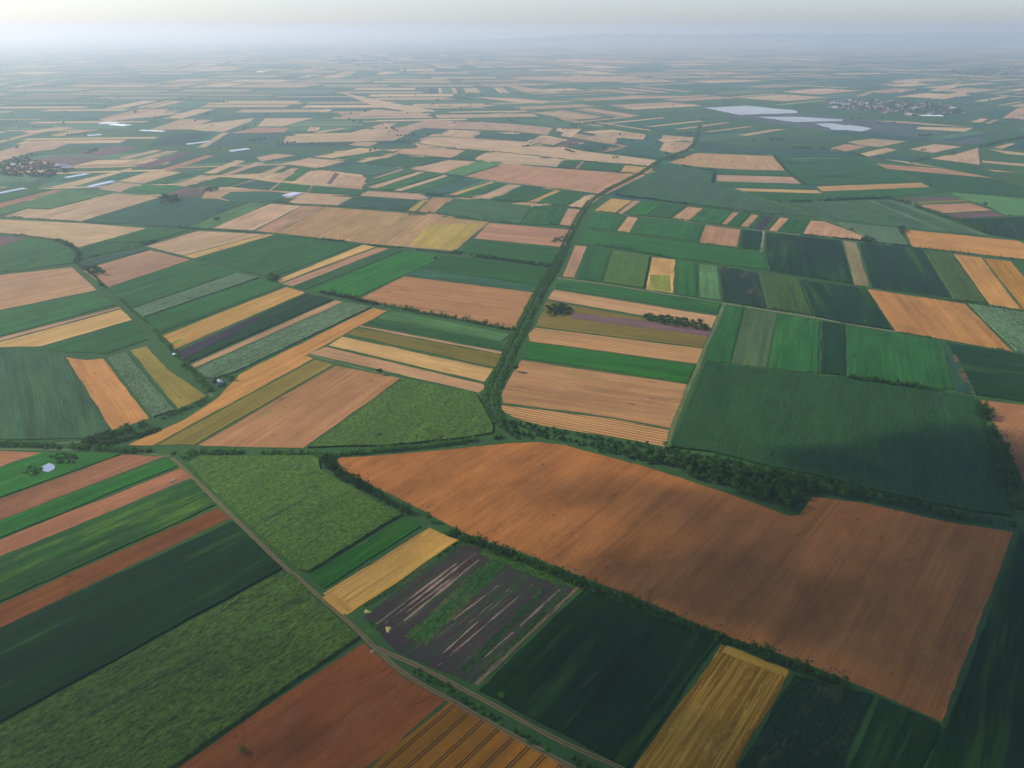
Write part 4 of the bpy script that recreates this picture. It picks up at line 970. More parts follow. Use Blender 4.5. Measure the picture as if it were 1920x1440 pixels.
# ---------------------------------------------------------------- trees
def leaf_cloud(rr, n, rx, rz, z0, size, lobes=5):
    """leaf clumps scattered through several lobes of one crown"""
    vs, fs = [], []
    lb = []
    for k in range(lobes):
        a = rr.uniform(0, 6.28); q = rr.uniform(.15, .55)
        lb.append((math.cos(a) * q * rx, math.sin(a) * q * rx, z0 + rr.uniform(-.35, .45) * rz, rr.uniform(.45, .68)))
    for _ in range(n):
        cx, cyy, cz, f = rr.choice(lb)
        while True:
            d = Vector((rr.uniform(-1, 1), rr.uniform(-1, 1), rr.uniform(-1, 1)))
            if .1 < d.length < 1: break
        d = d.normalized() * (d.length ** .35)
        p = Vector((cx + d.x * rx * f, cyy + d.y * rx * f, cz + d.z * rz * f))
        nrm = (d + Vector((rr.uniform(-.7, .7), rr.uniform(-.7, .7), rr.uniform(-.2, .9)))).normalized()
        t = nrm.orthogonal().normalized(); b = nrm.cross(t); s = size * rr.uniform(.6, 1.4)
        a = rr.uniform(0, 6.28); t, b = t * math.cos(a) + b * math.sin(a), b * math.cos(a) - t * math.sin(a)
        i = len(vs)
        vs += [p + t * s, p + b * s * .8, p - t * s * .9, p - b * s * .7]
        fs.append((i, i+1, i+2, i+3))
    return vs, fs
def trunk_shape(rr, h, r, lean=0):
    vs, fs = [], []
    def limb(a, b, ra, rb, n=6):
        d = (b - a).normalized(); t = d.orthogonal().normalized(); w = d.cross(t); i0 = len(vs)
        for q, rad in ((a, ra), (b, rb)):
            for k in range(n):
                an = 6.283 * k / n; vs.append(q + (t * math.cos(an) + w * math.sin(an)) * rad)
        for k in range(n): fs.append((i0 + k, i0 + (k+1) % n, i0 + n + (k+1) % n, i0 + n + k))
    top = Vector((0, 0, h * .55))
    limb(Vector((0, 0, -.2)), top, r, r * .6)
    for k in range(4):
        a = k * 1.6 + rr.uniform(0, .8)
        limb(Vector((0, 0, h * rr.uniform(.32, .52))), Vector((math.cos(a) * h * .26, math.sin(a) * h * .26, h * rr.uniform(.65, .85))), r * .45, r * .15, 5)
    return vs, fs
rt = random.Random(21)
def crown_trunk(h, rx, n, size, leaf):
    cv, cf = leaf_cloud(rt, n, rx, h * .36, h * .62, size, 6)
    tv, tf = trunk_shape(rt, h, h * .03)
    return cv, cf, tv, tf
# small whole-tree meshes for trees that are a few pixels across
TREEMESH = []
for i in range(6):
    h = 8.5; cv, cf, tv, tf = crown_trunk(h, 4.2, 210, .62, LEAF)
    a = mesh_obj('crown', cv, cf, LEAFD); b = mesh_obj('trunk', tv, tf, BARK)
    TREEMESH.append((a.data, b.data)); bpy.data.objects.remove(a); bpy.data.objects.remove(b)
BUSHMESH = []
for a, b in TREEMESH:
    c = a.copy(); c.materials.clear(); c.materials.append(LEAF)
    for v in c.vertices: v.co.z = max(.15, (v.co.z - 2.2) * 1.05)
    BUSHMESH.append((c, b))
def place_tree(name, k, loc, rot, sc, label, cat, group):
    e = bpy.data.objects.new(name, None); C.objects.link(e); e.location = loc; e.rotation_euler = (0, 0, rot); e.scale = sc
    tag(e, label, cat, group)
    for nm, me in zip(('crown', 'trunk'), TREEMESH[k] if name == 'tree' else BUSHMESH[k]):
        q = bpy.data.objects.new(nm, me); C.objects.link(q); q.parent = e
def lone_tree(px, py, h, label, group=None, leaf=None, name='tree', cat='tree', wide=1.0, n=420):
    e = bpy.data.objects.new(name, None); C.objects.link(e); e.location = G(px, py)
    e.empty_display_size = 1
    tag(e, label, cat, group)
    cv, cf, tv, tf = crown_trunk(h, h * .46 * wide, n, h * .055, leaf)
    mesh_obj('crown', cv, cf, leaf or LEAF, e); mesh_obj('trunk', tv, tf, BARK, e)
    return e
def bush_blob(vs, fs, rr, c, rx, rz, n, size):
    v, f = leaf_cloud(rr, n, rx, rz, rz * .75, size, 3)
    i = len(vs); vs += [q + c for q in v]; fs += [tuple(k + i for k in t) for t in f]
def along(pts, step):
    g = [G(*p) for p in pts]; out = []
    for i in range(len(g) - 1):
        L = (g[i+1] - g[i]).length; k = max(1, int(L / step))
        for j in range(k): out.append((g[i].lerp(g[i+1], (j + .5) / k), (g[i+1] - g[i]).normalized()))
    return out
rh = random.Random(8)
for line in HEDGES.strip().split('\n'):
    w, h, ps, sparse, label = line.split('|'); w = float(w); h = float(h); sparse = int(sparse)
    pts = P(ps); vs, fs = [], []
    farf = 1 + max(0, (G(*pts[len(pts)//2]).y - 900)) / 2500
    org = G(*pts[0])
    for p, d in along(pts, 2.3 * farf ** .8):
        nz = noise.noise(p * .018)
        if sparse and nz < -.02 and rh.random() < .85: continue
        if not sparse and nz < -.25 and rh.random() < .8: continue
        n = Vector((-d.y, d.x, 0))
        k = (1 + .7 * noise.noise(p * .035 + Vector((5, 0, 0)))) * rh.uniform(.40, 1.45) * (.58 if sparse else 1.0)
        rad = max(1.3, min(w * .45, 3.4)) * rh.uniform(.75, 1.3) * farf ** .6
        lanes = 3 if w >= 9.5 else 2 if w >= 5.5 else 1
        for q in range(lanes):
            off = rh.uniform(-.2, .2) * w + (q - (lanes - 1) / 2) * w * .45
            c = p + n * off + d * rh.uniform(-1.5, 1.5) - org
            bush_blob(vs, fs, rh, c, rad, max(.7, h * k * .58), int(34 / farf ** .5) + 6, max(.42, rad * .24))
    if not vs: continue
    o = mesh_obj('hedge', vs, fs, REED if sparse == 2 else (LEAFD if h > 5 else LEAF)); o.location = org
    tag(o, label, 'hedge', 'hedges between the fields')
# canal banks: two thickets with the dark ditch between them
rc = random.Random(4)
def bank(side, label, pa, pb):
    vs, fs = [], []; org = CG[pa]
    for i in range(pa, pb):
        A, B = CG[i], CG[i + 1] if i + 1 < len(CG) else CG[i]
        d = (B - A).normalized() if (B - A).length > 0 else Vector((0, 1, 0)); n = Vector((-d.y, d.x, 0)) * side
        far = min(1.0, max(0, (A.y - 900) / 1500)); steps = 5 if A.y < 1500 else 3
        for s_ in range(steps):
            p = A.lerp(B, s_ / steps)
            for q in range(3 if A.y < 1500 else 2):
                if rc.random() < (.06, .12, .25, .45)[q]: continue
                off = 3.0 + q * 2.8 + rc.uniform(-1.3, 1.3)
                c = p + n * off + d * rc.uniform(-1.5, 1.5) - org
                hh = (5.4, 4.6, 3.2, 2.2)[q] * rc.uniform(.4, 1.35) * (1 + .5 * noise.noise(p * .03))
                bush_blob(vs, fs, rc, c, rc.uniform(1.8, 2.8) * (1 + far * .5), hh * .5, int(34 - 12 * far), .6 * (1 + far * .4))
    o = mesh_obj('canal_thicket', vs, fs, LEAF); o.location = org
    tag(o, label, 'bushes', 'bushes lining the canal')
n3 = len(CG)
cuts = [0, 1, 2, 3]
def idx_near(px, py):
    q = G(px, py); return min(range(n3), key=lambda i: (CG[i] - q).length)
ia, ib, ic, idd = 0, idx_near(1005, 560), idx_near(1106, 378), n3 - 1
for a, b, w1, w2 in ((ia, ib, 'left bank thicket of the canal from its bend up to the big tan field', 'right bank thicket of the canal from its bend up to the striped band'),
                     (ib, ic, 'left bank bushes along the straight middle stretch of the canal', 'right bank bushes along the straight middle stretch of the canal'),
                     (ic, idd, 'left bank trees along the far curving end of the canal', 'right bank trees along the far curving end of the canal')):
    bank(1, w1, a, b); bank(-1, w2, a, b)
# the wood below the largest green field
WOOD = P("1240,872 1213,868 1130,848 1062,828 1010,822 960,822 938,806 936,794 960,790 1017,803 1085,816 1185,832 1258,845 1335,856 1413,876 1530,902 1647,930 1750,955 1850,976 1905,986 1905,994 1782,974 1613,936 1523,925 1508,942 1496,960 1480,960 1380,924 1280,890")
gw = [G(*p) for p in WOOD]; gp = [(p.x, p.y) for p in gw]
x0, x1 = min(p[0] for p in gp), max(p[0] for p in gp); y0, y1 = min(p[1] for p in gp), max(p[1] for p in gp)
rw = random.Random(17); cand = []
y = y0
while y < y1:
    x = x0
    while x < x1:
        q = (x + rw.uniform(-2.3, 2.3), y + rw.uniform(-2.3, 2.3))
        if inside(q, gp): cand.append(q)
        x += 6.5
    y += 6.5
path = [G(*p) for p in P("950,803 1000,812 1080,822 1180,840 1250,858")]   # grassy gap inside the left arm
def dpath(q):
    v = Vector((q[0], q[1], 0)); return min((v - a.lerp(b, t / 6)).length for a, b in zip(path, path[1:]) for t in range(7))
cand = [q for q in cand if not (dpath(q) < 4.0 and rw.random() < .7)]
cand.sort(key=lambda q: q[1])
WL = [('tree in the broad end of the dark wood above the wide brown field', lambda x: 1360 < x < 1530), ('tree in the narrow right arm of the wood toward the right edge', lambda x: x >= 1530),
      ('tree in the left arm of the wood below the golden swath lines', lambda x: x <= 1360)]
rest_v, rest_f = [], []
nt_ = 0
order = sorted(cand, key=lambda q: (q[0] ** 2 + q[1] ** 2))
for k, q in enumerate(order):
    z = rw.uniform(.8, 1.35); px = proj(Vector((q[0], q[1], 0)))[0]
    if px < 1130: z *= .8
    if nt_ < 185:
        lab = next(l for l, f in WL if f(px))
        place_tree('tree', rw.randrange(6), (q[0], q[1], 0), rw.uniform(0, 6.28), (z, z, z * rw.uniform(.85, 1.15)), lab, 'tree', lab.replace('tree in', 'trees in')); nt_ += 1
    else:
        bush_blob(rest_v, rest_f, rw, Vector((q[0], q[1], 0)), 3.6 * z, 3.4 * z, 90, .62)
        # crown lifted on nothing would hover: these crowns reach the ground
if rest_v:
    o = mesh_obj('wood', rest_v, rest_f, LEAFD); tag(o, 'mass of tree crowns along the back of the wood', 'trees', kind='stuff')

# ---- trees one can point to
LT = [
 (712, 703, 9, 'single round tree on the top edge of the large tan stubble field', LEAFD, 1.1),
 (966, 697, 12, 'tall tree at the canal edge casting a shadow on the pinkish tan field', LEAFD, 1.0),
 (817, 490, 11, 'lone tree where the two green fields meet left of the canal', LEAFD, 1.0),
 (1620, 611, 9, 'small dark tree beside the pale track right of centre', LEAFD, 1.1),
 (1450, 581, 5, 'tiny bush on the pale track above the plain green plot', LEAFD, 1.2),
 (1390, 576, 6, 'small round bush on the pale track above the brownish green plot', LEAFD, 1.3),
 (404, 723, 9, 'dark round tree left of the little house by the sunflower strip', LEAFD, 1.2),
 (424, 712, 7, 'bushy tree right of the little house by the sunflower strip', LEAFD, 1.5),
 (437, 713, 6, 'outer bush right of the little house at the end of the sunflower strip', LEAFD, 1.4),
 (396, 730, 6, 'low bush left of the dark round tree by the little house', LEAF, 1.4),
 (324, 662, 7, 'small tree next to the white hut on the left', LEAFD, 1.1),
 (344, 692, 7, 'round bush beside the path below the white hut', LEAFD, 1.3),
 (1847, 389, 14, 'solitary tree beside the tan strip at the upper right', LEAFD, 1.1),
 (1892, 407, 8, 'small tree at the corner of the greyish pink strip at the right', LEAFD, 1.1),
 (1744, 350, 11, 'tree at the right tip of the long yellow strip field', LEAFD, 1.1),
 (1707, 307, 11, 'far tree on the pale sliver field at the upper right', LEAFD, 1.1),
 (1162, 255, 13, 'far dark bush in the corner of the stepped pale field', LEAFD, 1.2),
 (1596, 433, 8, 'small tree on the upper edge of the tan wedge', LEAFD, 1.3),
 (1521, 441, 5, 'tiny bush on the lower edge of the tan wedge', LEAFD, 1.3),
 (1462, 382, 8, 'small tree beside the light green track in the right middle', LEAFD, 1.2),
 (455, 1412, 5.0, 'round green bush alone in the red brown field at the bottom', LEAF, 1.5),
 (1247, 838, 7, 'round bush at the lower corner of the golden swath field', LEAF, 1.2),
 (1843, 432, 12, 'last tree of the slanting line right of the striped triangle', LEAFD, 1.2),
 (192, 541, 11, 'large dark tree on the path at the corner of the pink brown field', LEAFD, 1.2),
 (504, 560, 3, 'small shrub on the hedge end left of the thick hedge', LEAF, 1.2),
 (941, 1310, 5, 'leftmost bush in the green wedge between the two bottom tracks', LEAF, 1.3),
]
for px, py, h, lab, lf, wd in LT:
    if 'small shrub on the hedge end' in lab: continue
    lone_tree(px, py, h, lab, None, lf, 'bush' if 'bush' in lab else 'tree', 'bush' if 'bush' in lab else 'tree', wd)
# clumps of trees: several trees standing together, each its own object
CN = {}
def clump(poly, step, h, label, group, seed, wide=1.35, cat='tree', name='tree'):
    rr = random.Random(seed); g = [G(*p) for p in P(poly)]; q = [(p.x, p.y) for p in g]
    a, b = min(p[0] for p in q), max(p[0] for p in q); c, d = min(p[1] for p in q), max(p[1] for p in q)
    y = c
    while y <= d:
        x = a
        while x <= b:
            v = (x + rr.uniform(-.3, .3) * step, y + rr.uniform(-.3, .3) * step)
            if inside(v, q):
                s = h / 8.5 * rr.uniform(.62, 1.08)
                place_tree(name, rr.randrange(6), (v[0], v[1], 0), rr.uniform(0, 6.28), (s * wide, s * wide, s), label, cat, group)
                CN[label] = CN.get(label, 0) + 1
            x += step
        y += step
clump("161,508 175,503 192,508 193,515 178,518 166,514", 9.76, 11, 'tree in the dark clump at the left corner of the pink brown field', 'trees of the clump on the pink brown field', 1)
clump("300,378 312,370 333,371 336,378 306,387", 15.86, 15, 'tree in the clump on top of the large dark green field, upper left', 'trees of the clump in the upper left green field', 2)
clump("380,363 396,355 412,354 404,361", 15.86, 12, 'tree in the small dark group left of the slate green field, upper left', 'trees of the slanting dark group, upper left', 3)
clump("402,413 416,412 414,416 405,416", 9.76, 9, 'tree of the tiny pair in the light green strip, upper left', 'trees of the tiny pair, upper left', 4)
clump("499,520 515,518 524,524 518,530 503,527", 8.54, 10, 'tree in the dark round clump at the foot of the golden yellow strip', 'trees of the clump at the golden yellow strip', 5)
clump("762,402 780,400 784,404 765,406", 9, 4, 'bush in the thin dark oval on top of the huge pale tan field', 'bushes of the dark oval', 6, 1.5, 'bush', 'bush')
clump("1026,578 1045,575 1071,580 1068,590 1044,594 1022,592", 8.4, 9.5, 'tree in the shrubby block left of the purple brown strip', 'trees of the block left of the purple strip', 7)
clump("1210,594 1240,596 1290,603 1312,608 1335,617 1334,622 1290,616 1240,608 1212,602", 7.6, 8.5, 'tree in the dark row along the top of the purple brown strip', 'trees of the row above the purple strip', 8)
clump("1040,447 1060,442 1072,446 1065,455 1036,454", 8, 6, 'bush in the patch poking into the reddish tan field by the canal', 'bushes of the patch by the canal', 9, 1.3, 'bush', 'bush')
clump("1608,452 1625,446 1640,452 1634,458 1615,457", 9.76, 9, 'tree in the round clump at the tip of the tan wedge on the right', 'trees of the clump at the tan wedge', 10)
clump("1683,430 1692,428 1694,438 1687,441", 9.76, 11, 'tree in the small group at the left end of the long orange stubble field', 'trees at the left end of the orange stubble', 11)
clump("1838,428 1850,436 1856,442 1840,438", 10.98, 12, 'tree in the thick end of the slanting line at the right', 'trees at the end of the slanting line', 12)
clump("95,858 112,849 140,853 148,864 130,874 108,870", 4.6, 4.4, 'bush in the larger rounded thicket above the small pond', 'bushes above the pond', 13, 1.3, 'bush', 'bush')
clump("42,884 55,874 78,878 84,886 66,893 48,892", 4.6, 3.8, 'bush in the smaller rounded thicket left of the small pond', 'bushes left of the pond', 14, 1.3, 'bush', 'bush')
clump("765,1255 790,1256 850,1290 900,1320 950,1355 1000,1385 1050,1412 1040,1418 980,1386 900,1338 840,1302", 4.6, 3.4, 'bush in the green wedge between the two bottom tracks', 'bushes between the two bottom tracks', 15, 1.3, 'bush', 'bush')
clump("1052,1412 1110,1436 1140,1452 1090,1445", 5, 3.4, 'bush in the lowest end of the wedge between the two bottom tracks', 'bushes at the lowest end of the wedge', 16, 1.3, 'bush', 'bush')
clump("600,858 624,852 630,870 640,884 618,884", 5, 6, 'bush where the long hedge meets the left tip of the wide brown field', 'bushes at the left tip of the wide brown field', 17, 1.2, 'bush', 'bush')
clump("330,853 372,852 380,860 350,866", 5, 3.5, 'bush on the grassy corner at the top of the dirt track', 'bushes at the top of the dirt track', 18, 1.3, 'bush', 'bush')

# ---------------------------------------------------------------- buildings
WALLM = simple('plaster', (0.26, 0.21, 0.18), var=.1, scale=.5)
ROOFG = simple('grey_roof', (0.30, 0.32, 0.35), rough=.5, var=.12, scale=.6)
ROOFR = simple('red_tiles', (0.17, 0.07, 0.05), var=.25, scale=.3)
WHITE = simple('white_sheet', (0.80, 0.81, 0.80), rough=.45, var=.05, scale=.1)
DARKG = simple('window_glass', (0.03, 0.035, 0.04), rough=.15, spec=.6)
def gable(w, l, h, rh, over=.35):
    wv = [(-w/2, -l/2, 0), (w/2, -l/2, 0), (w/2, l/2, 0), (-w/2, l/2, 0), (-w/2, -l/2, h), (w/2, -l/2, h), (w/2, l/2, h), (-w/2, l/2, h), (0, -l/2, h + rh), (0, l/2, h + rh)]
    wf = [(0, 1, 5, 8, 4), (1, 2, 6, 5), (2, 3, 7, 9, 6), (3, 0, 4, 7)]
    s = rh / (w / 2); W2 = w/2 + over; L2 = l/2 + over; e = h - s * over + .06; t = .18
    rv = [(-W2, -L2, e), (0, -L2, h + rh + .06), (W2, -L2, e), (-W2, L2, e), (0, L2, h + rh + .06), (W2, L2, e)]
    rv += [(x, y, z + t) for x, y, z in rv]
    rf_ = [(0, 1, 4, 3), (1, 2, 5, 4), (6, 9, 10, 7), (7, 10, 11, 8), (0, 3, 9, 6), (2, 8, 11, 5), (0, 6, 7, 1), (1, 7, 8, 2), (3, 4, 10, 9), (4, 5, 11, 10)]
    return wv, wf, rv, rf_
def box(x0, x1, y0, y1, z0, z1):
    v = [(x, y, z) for z in (z0, z1) for x, y in ((x0, y0), (x1, y0), (x1, y1), (x0, y1))]
    return v, [(0, 3, 2, 1), (4, 5, 6, 7), (0, 1, 5, 4), (1, 2, 6, 5), (2, 3, 7, 6), (3, 0, 4, 7)]
def house(px, py, w, l, h, rh, rot, label, roofm, name='farmhouse', cat='house'):
    e = bpy.data.objects.new(name, None); C.objects.link(e); e.location = G(px, py); e.rotation_euler = (0, 0, rot)
    tag(e, label, cat)
    wv, wf, rv, rf_ = gable(w, l, h, rh)
    mesh_obj('wall', wv, wf, WALLM, e); mesh_obj('roof', rv, rf_, roofm, e)
    for sx in (-1, 1):
        for yy in (-l * .25, l * .25):
            a = box(*sorted((sx * w/2, sx * (w/2 + .05))), yy - .5, yy + .5, 1.0, 2.0); mesh_obj('window', a[0], a[1], DARKG, e)
    a = box(-.5, .5, -l/2 - .05, -l/2, .02, 2.0); mesh_obj('door', a[0], a[1], BARK, e)
house(412, 720, 7.0, 9.5, 2.8, 1.9, .55, 'little house with a grey roof half hidden by trees beside the sunflower strip', ROOFG)
house(327, 667, 3.2, 4.0, 2.2, .9, .4, 'tiny white hut beside the path at the end of the slate strip', WHITE, 'hut', 'hut')

def greenhouse(px, py, qx, qy, width, label, spans=4):
    """a block of arched plastic tunnels standing side by side, long axis from one pixel to the other"""
    A, B = G(px, py), G(qx, qy); L = (B - A).length; e = bpy.data.objects.new('greenhouse', None); C.objects.link(e)
    e.location = (A + B) / 2; e.location.z = 0; e.rotation_euler = (0, 0, math.atan2((B - A).y, (B - A).x)); tag(e, label, 'greenhouse', 'white greenhouses on the far left')
    sw = width / spans; N = 7
    for k in range(spans):
        vs, fs = [], []; yc = -width / 2 + (k + .5) * sw
        for x in (-L/2, L/2):
            for j in range(N + 1):
                a = math.pi * j / N; vs.append((x, yc + math.cos(a) * sw * .48, 1.4 + math.sin(a) * sw * .28))
            vs += [(x, yc - sw * .48, 0), (x, yc + sw * .48, 0)]
        M = N + 3
        ring = list(range(M))
        for j in ring: fs.append((j, (j + 1) % M, M + (j + 1) % M, M + j))
        fs.append(tuple(ring)); fs.append(tuple(M + j for j in reversed(ring)))
        mesh_obj('tunnel', vs, fs, WHITE, e)
for args in (
    (168, 351, 212, 341, 22, 'white greenhouse block beside the pale tan field, biggest on the left'),
    (125, 334, 164, 327, 20, 'white greenhouse block right of the far left village trees'),
    (0, 363, 46, 354, 16, 'long low white greenhouse at the left edge under the village'),
    (18, 310, 44, 307, 22, 'white greenhouse roof among the trees of the far left village'),
    (352, 271, 394, 266, 22, 'long white greenhouse alone in the green fields, far left centre'),
    (190, 232, 220, 232, 60, 'bright far greenhouse, left half of the touching pair'),
    (212, 234, 240, 236, 40, 'duller far greenhouse, right half of the touching pair'),
    (265, 245, 309, 247, 22, 'thin far white greenhouse right of the touching pair'),
    (434, 284, 466, 280, 30, 'faint far white greenhouse above the green strips, left of centre'),
    (166, 255, 190, 253, 30, 'faint pale greenhouse below the touching pair'),
    (537, 369, 558, 363, 32, 'small bright white sheet greenhouse in the middle left beside a tan field'),
    (484, 135, 496, 135, 120, 'tiny glinting white greenhouse far in the haze'),
):
    greenhouse(*args)
# far village: every house its own object
def hmesh(i):
    w, l, h = ((11, 14, 4.5), (10, 18, 4), (16, 30, 6))[i % 3]; wv, wf, rv, rf_ = gable(w, l, h, 3.4)
    o = mesh_obj('house', wv + rv, wf + [tuple(q + len(wv) for q in f) for f in rf_], [WALLM, (ROOFR, ROOFR, ROOFG)[i % 3]], midx=[0] * len(wf) + [1] * len(rf_))
    m = o.data; bpy.data.objects.remove(o); return m
HM = [hmesh(i) for i in range(3)]
rv_ = random.Random(3)
def village(poly, n, label, group, tlabel, nt, th):
    q = P(poly); xs = [p[0] for p in q]; ysv = [p[1] for p in q]; k = 0; tv, tf = [], []
    while k < n:
        p = (rv_.uniform(min(xs), max(xs)), rv_.uniform(min(ysv), max(ysv)))
        if not inside(p, q): continue
        o = bpy.data.objects.new('house', HM[rv_.choice((0, 0, 0, 1, 1, 2))]); C.objects.link(o); o.location = G(*p)
        o.rotation_euler = (0, 0, rv_.choice((.5, 2.07)) + rv_.uniform(-.1, .1)); s = rv_.uniform(.9, 1.3); o.scale = (s, s, s)
        tag(o, label, 'house', group); k += 1
    for _ in range(nt):
        p = (rv_.uniform(min(xs), max(xs)), rv_.uniform(min(ysv), max(ysv)))
        if inside(p, q): bush_blob(tv, tf, rv_, G(*p), rv_.uniform(.5, 1.1) * th, th * .6, 26, th * .28)
    o = mesh_obj('village_trees', tv, tf, LEAFD); tag(o, tlabel, 'trees', kind='stuff')
village("1545,189 1640,187 1700,190 1800,200 1812,214 1720,218 1640,210 1560,204", 170, 'house in the far village behind the pale lakes', 'houses of the far village behind the lakes', 'dark trees spread between the houses of the far village', 520, 11)
village("0,303 50,298 85,306 128,314 132,322 90,334 40,332 0,330", 26, 'house among the trees of the far left village', 'houses of the far left village', 'dark trees spread around the far left village', 220, 9)
village("1780,130 1900,128 1920,140 1800,143", 40, 'house in the farthest hazy village at the upper right', 'houses of the farthest hazy village', 'trees around the farthest hazy village', 200, 14)
greenhouse(1727, 217, 1768, 218, 30, 'long white shed in front of the far village behind the lakes', 3)

# scattered small far trees and dark specks along far boundaries
rs = random.Random(31); vs, fs = [], []
for _ in range(260):
    px = rs.uniform(-40, 1960); py = rs.uniform(110, 300)
    if any(inside((px, py), a) for a in avoid[:3]): continue
    c = G(px, py); L = rs.choice((1, 1, 2, 5)); a = rs.choice((.4, .5, 2.0)) + rs.uniform(-.2, .2)
    for k in range(L): bush_blob(vs, fs, rs, c + Vector((math.cos(a), math.sin(a), 0)) * k * 16, rs.uniform(5, 10), rs.uniform(3, 6), 10, 3.4)
tag(mesh_obj('distant_trees', vs, fs, LEAFD), 'scattered dark trees and hedges dotting the hazy far plain', 'trees', kind='stuff')

# pale heaps and bare spots along the lower side of the wide brown field
PALE = simple('pale_soil', (0.27, 0.17, 0.11), var=.3, scale=.5)
PIT = simple('dark_soil', (0.06, 0.035, 0.025), var=.3, scale=.5)  # darker soil colour for pit marks, drawn as low heaps
rp = random.Random(12)
def heap(px, py, s, label, group, mat=PALE):
    vs, fs = [], []; N = 8; c = G(px, py)
    for r_, z in ((1, 0), (.75, .28), (.4, .5)):
        for k in range(N):
            a = 6.283 * k / N; q = s * r_ * (1 + .3 * math.sin(3 * a + px)) ; vs.append((math.cos(a) * q * 1.3, math.sin(a) * q * .8, .08 + z * s * .5))
    vs.append((0, 0, .08 + .3 * s))
    for j in range(2):
        for k in range(N): fs.append((j*N + k, j*N + (k+1) % N, (j+1)*N + (k+1) % N, (j+1)*N + k))
    for k in range(N): fs.append((2*N + k, 2*N + (k+1) % N, 3*N))
    o = mesh_obj('soil_heap', vs, fs, mat); o.location = c; o.rotation_euler = (0, 0, rp.uniform(0, 3)); tag(o, label, 'soil heap', group)
HE = P("1040,1053 1060,1063 1080,1072 1160,1111 1210,1131 1225,1139 1242,1144 1290,1155 1345,1174 1363,1182 1408,1198 1440,1212 1462,1220 1478,1226 1522,1240 1575,1263 1560,1256 660,877 692,890 704,907 802,951 932,999")
for i in range(3):
    for (x, y) in HE:
        k = rp.uniform(.5, 1.3); heap(x + rp.uniform(-9, 9), y + rp.uniform(-3, 3) - 2, k, 'small pale or dark soil heap on the lower edge of the wide brown field', 'soil heaps along the lower edge of the wide brown field', PALE if rp.random() < .35 else PIT)
heap(637, 873, 3.2, 'larger pale soil heap at the left tip of the wide brown field', None)
heap(325, 901, 3.4, 'pale earth mound in the brown strip by the dirt track', None)
heap(699, 1221, 2.0, 'pale soil heap near the top corner of the red brown field at the bottom', None)
heap(689, 1147, 2.2, 'yellow heap at the left corner of the vegetable plot', None, simple('yellow_straw', (0.42, 0.33, 0.08)))
heap(728, 1180, 2.6, 'longer yellow heap at the end of a pale line in the vegetable plot', None, simple('yellow_straw_long', (0.42, 0.33, 0.09)))

# ---------------------------------------------------------------- clouds whose shadows fall on the fields (above and behind the camera)
def cloud(spots, label, seed, dens=.02, alt=1500):
    rr = random.Random(seed); me = bpy.data.meshes.new('cloud'); bm = bmesh.new()
    c0 = None
    for px, py, rx, ry, ang in spots:
        g = G(px, py); c = g + SD * (alt / SD.z)
        if c0 is None: c0 = c
        M = Matrix.Translation(c - c0) @ Matrix.Rotation(ang, 4, 'Z') @ Matrix.Diagonal((rx, ry, 70, 1))
        bmesh.ops.create_icosphere(bm, subdivisions=4, radius=1, matrix=M)
    for v in bm.verts:
        nn = noise.noise_vector(v.co / 90 + Vector((seed, 0, 0))); v.co += nn * 30 + noise.noise_vector(v.co / 35) * 8
    bm.to_mesh(me); bm.free()
    t = NT('cloud_vapour'); pv = t.n('ShaderNodeVolumeScatter'); pv.inputs['Color'].default_value = (.92, .94, .97, 1)
    pv.inputs['Density'].default_value = dens; pv.inputs['Anisotropy'].default_value = .6
    o_ = t.n('ShaderNodeOutputMaterial'); t.t.links.new(pv.outputs[0], o_.inputs['Volume'])
    me.materials.append(t.m)
    o = bpy.data.objects.new('cloud', me); o.location = c0; C.objects.link(o); tag(o, label, 'cloud')

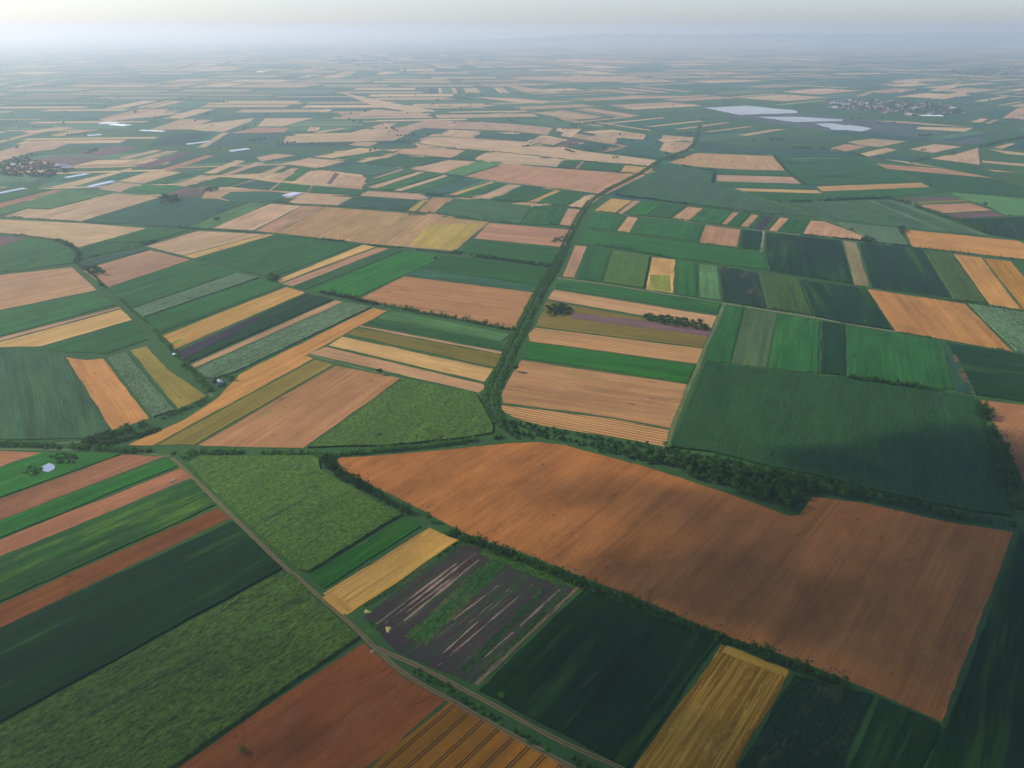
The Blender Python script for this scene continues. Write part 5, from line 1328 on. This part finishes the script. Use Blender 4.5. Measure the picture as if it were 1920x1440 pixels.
cloud([(1190, 945, 60, 34, -.3)], 'faint wisp of cloud shading the upper part of the wide brown field', 7, .006)
cloud([(1690, 885, 85, 45, -.3), (1790, 868, 60, 50, .2)], 'small cloud shading the right of the largest green field', 1, .022)
cloud([(1285, 1112, 62, 22, -.5), (1500, 1105, 42, 20, -.2), (1585, 1160, 34, 18, -.4), (1730, 1222, 56, 24, -.5)], 'ragged cloud shading the lower part of the wide brown field', 2, .036)
cloud([(1800, 1150, 260, 170, -.4), (1500, 1350, 170, 110, -.3)], 'broad thin cloud over the lower right of the plain', 3, .0085)
cloud([(1935, 1150, 70, 190, -.35), (1900, 900, 60, 110, -.3)], 'dense cloud beyond the right edge', 4, .02)
def cloud_at(spots, label, seed, dens):
    cloud([(*proj(Vector((x, y, 0))), rx, ry, a) for x, y, rx, ry, a in spots], label, seed, dens)
cloud_at([(40, 330, 620, 330, 0), (330, 420, 420, 260, -.4)], 'unseen cloud sheet added to darken the nearest fields', 6, .0026)  # added out of view to darken the foreground and thin its haze
cloud([(100, 1420, 230, 90, .3), (600, 1500, 260, 90, .1), (1050, 1400, 150, 70, -.3)], 'unseen thin cloud added to dim the near left of the plain', 5, .0040)  # another unseen cloud, added to dim the bottom of the view
print('CLUMPS', nt_, len(rest_v)//360, CN)
# ---------------------------------------------------------------- haze
def haze(top=520.0, dens=0.90e-4):
    x, y0, y1, z0 = 43000, -2500, 61000, -1.5
    v = [(sx * x, y, z) for z in (z0, top) for sx, y in ((-1, y0), (1, y0), (1, y1), (-1, y1))]
    f = [(0, 3, 2, 1), (4, 5, 6, 7), (0, 1, 5, 4), (1, 2, 6, 5), (2, 3, 7, 6), (3, 0, 4, 7)]
    t = NT('haze'); pv = t.n('ShaderNodeVolumePrincipled')
    pv.inputs['Color'].default_value = (.74, .91, 1.0, 1)
    pv.inputs['Absorption Color'].default_value = (.78, .95, 1, 1)
    pv.inputs['Density'].default_value = dens; pv.inputs['Anisotropy'].default_value = .50
    o_ = t.n('ShaderNodeOutputMaterial'); t.t.links.new(pv.outputs[0], o_.inputs['Volume'])
    o = mesh_obj('haze', v, f, t.m); tag(o, kind='stuff')
haze()
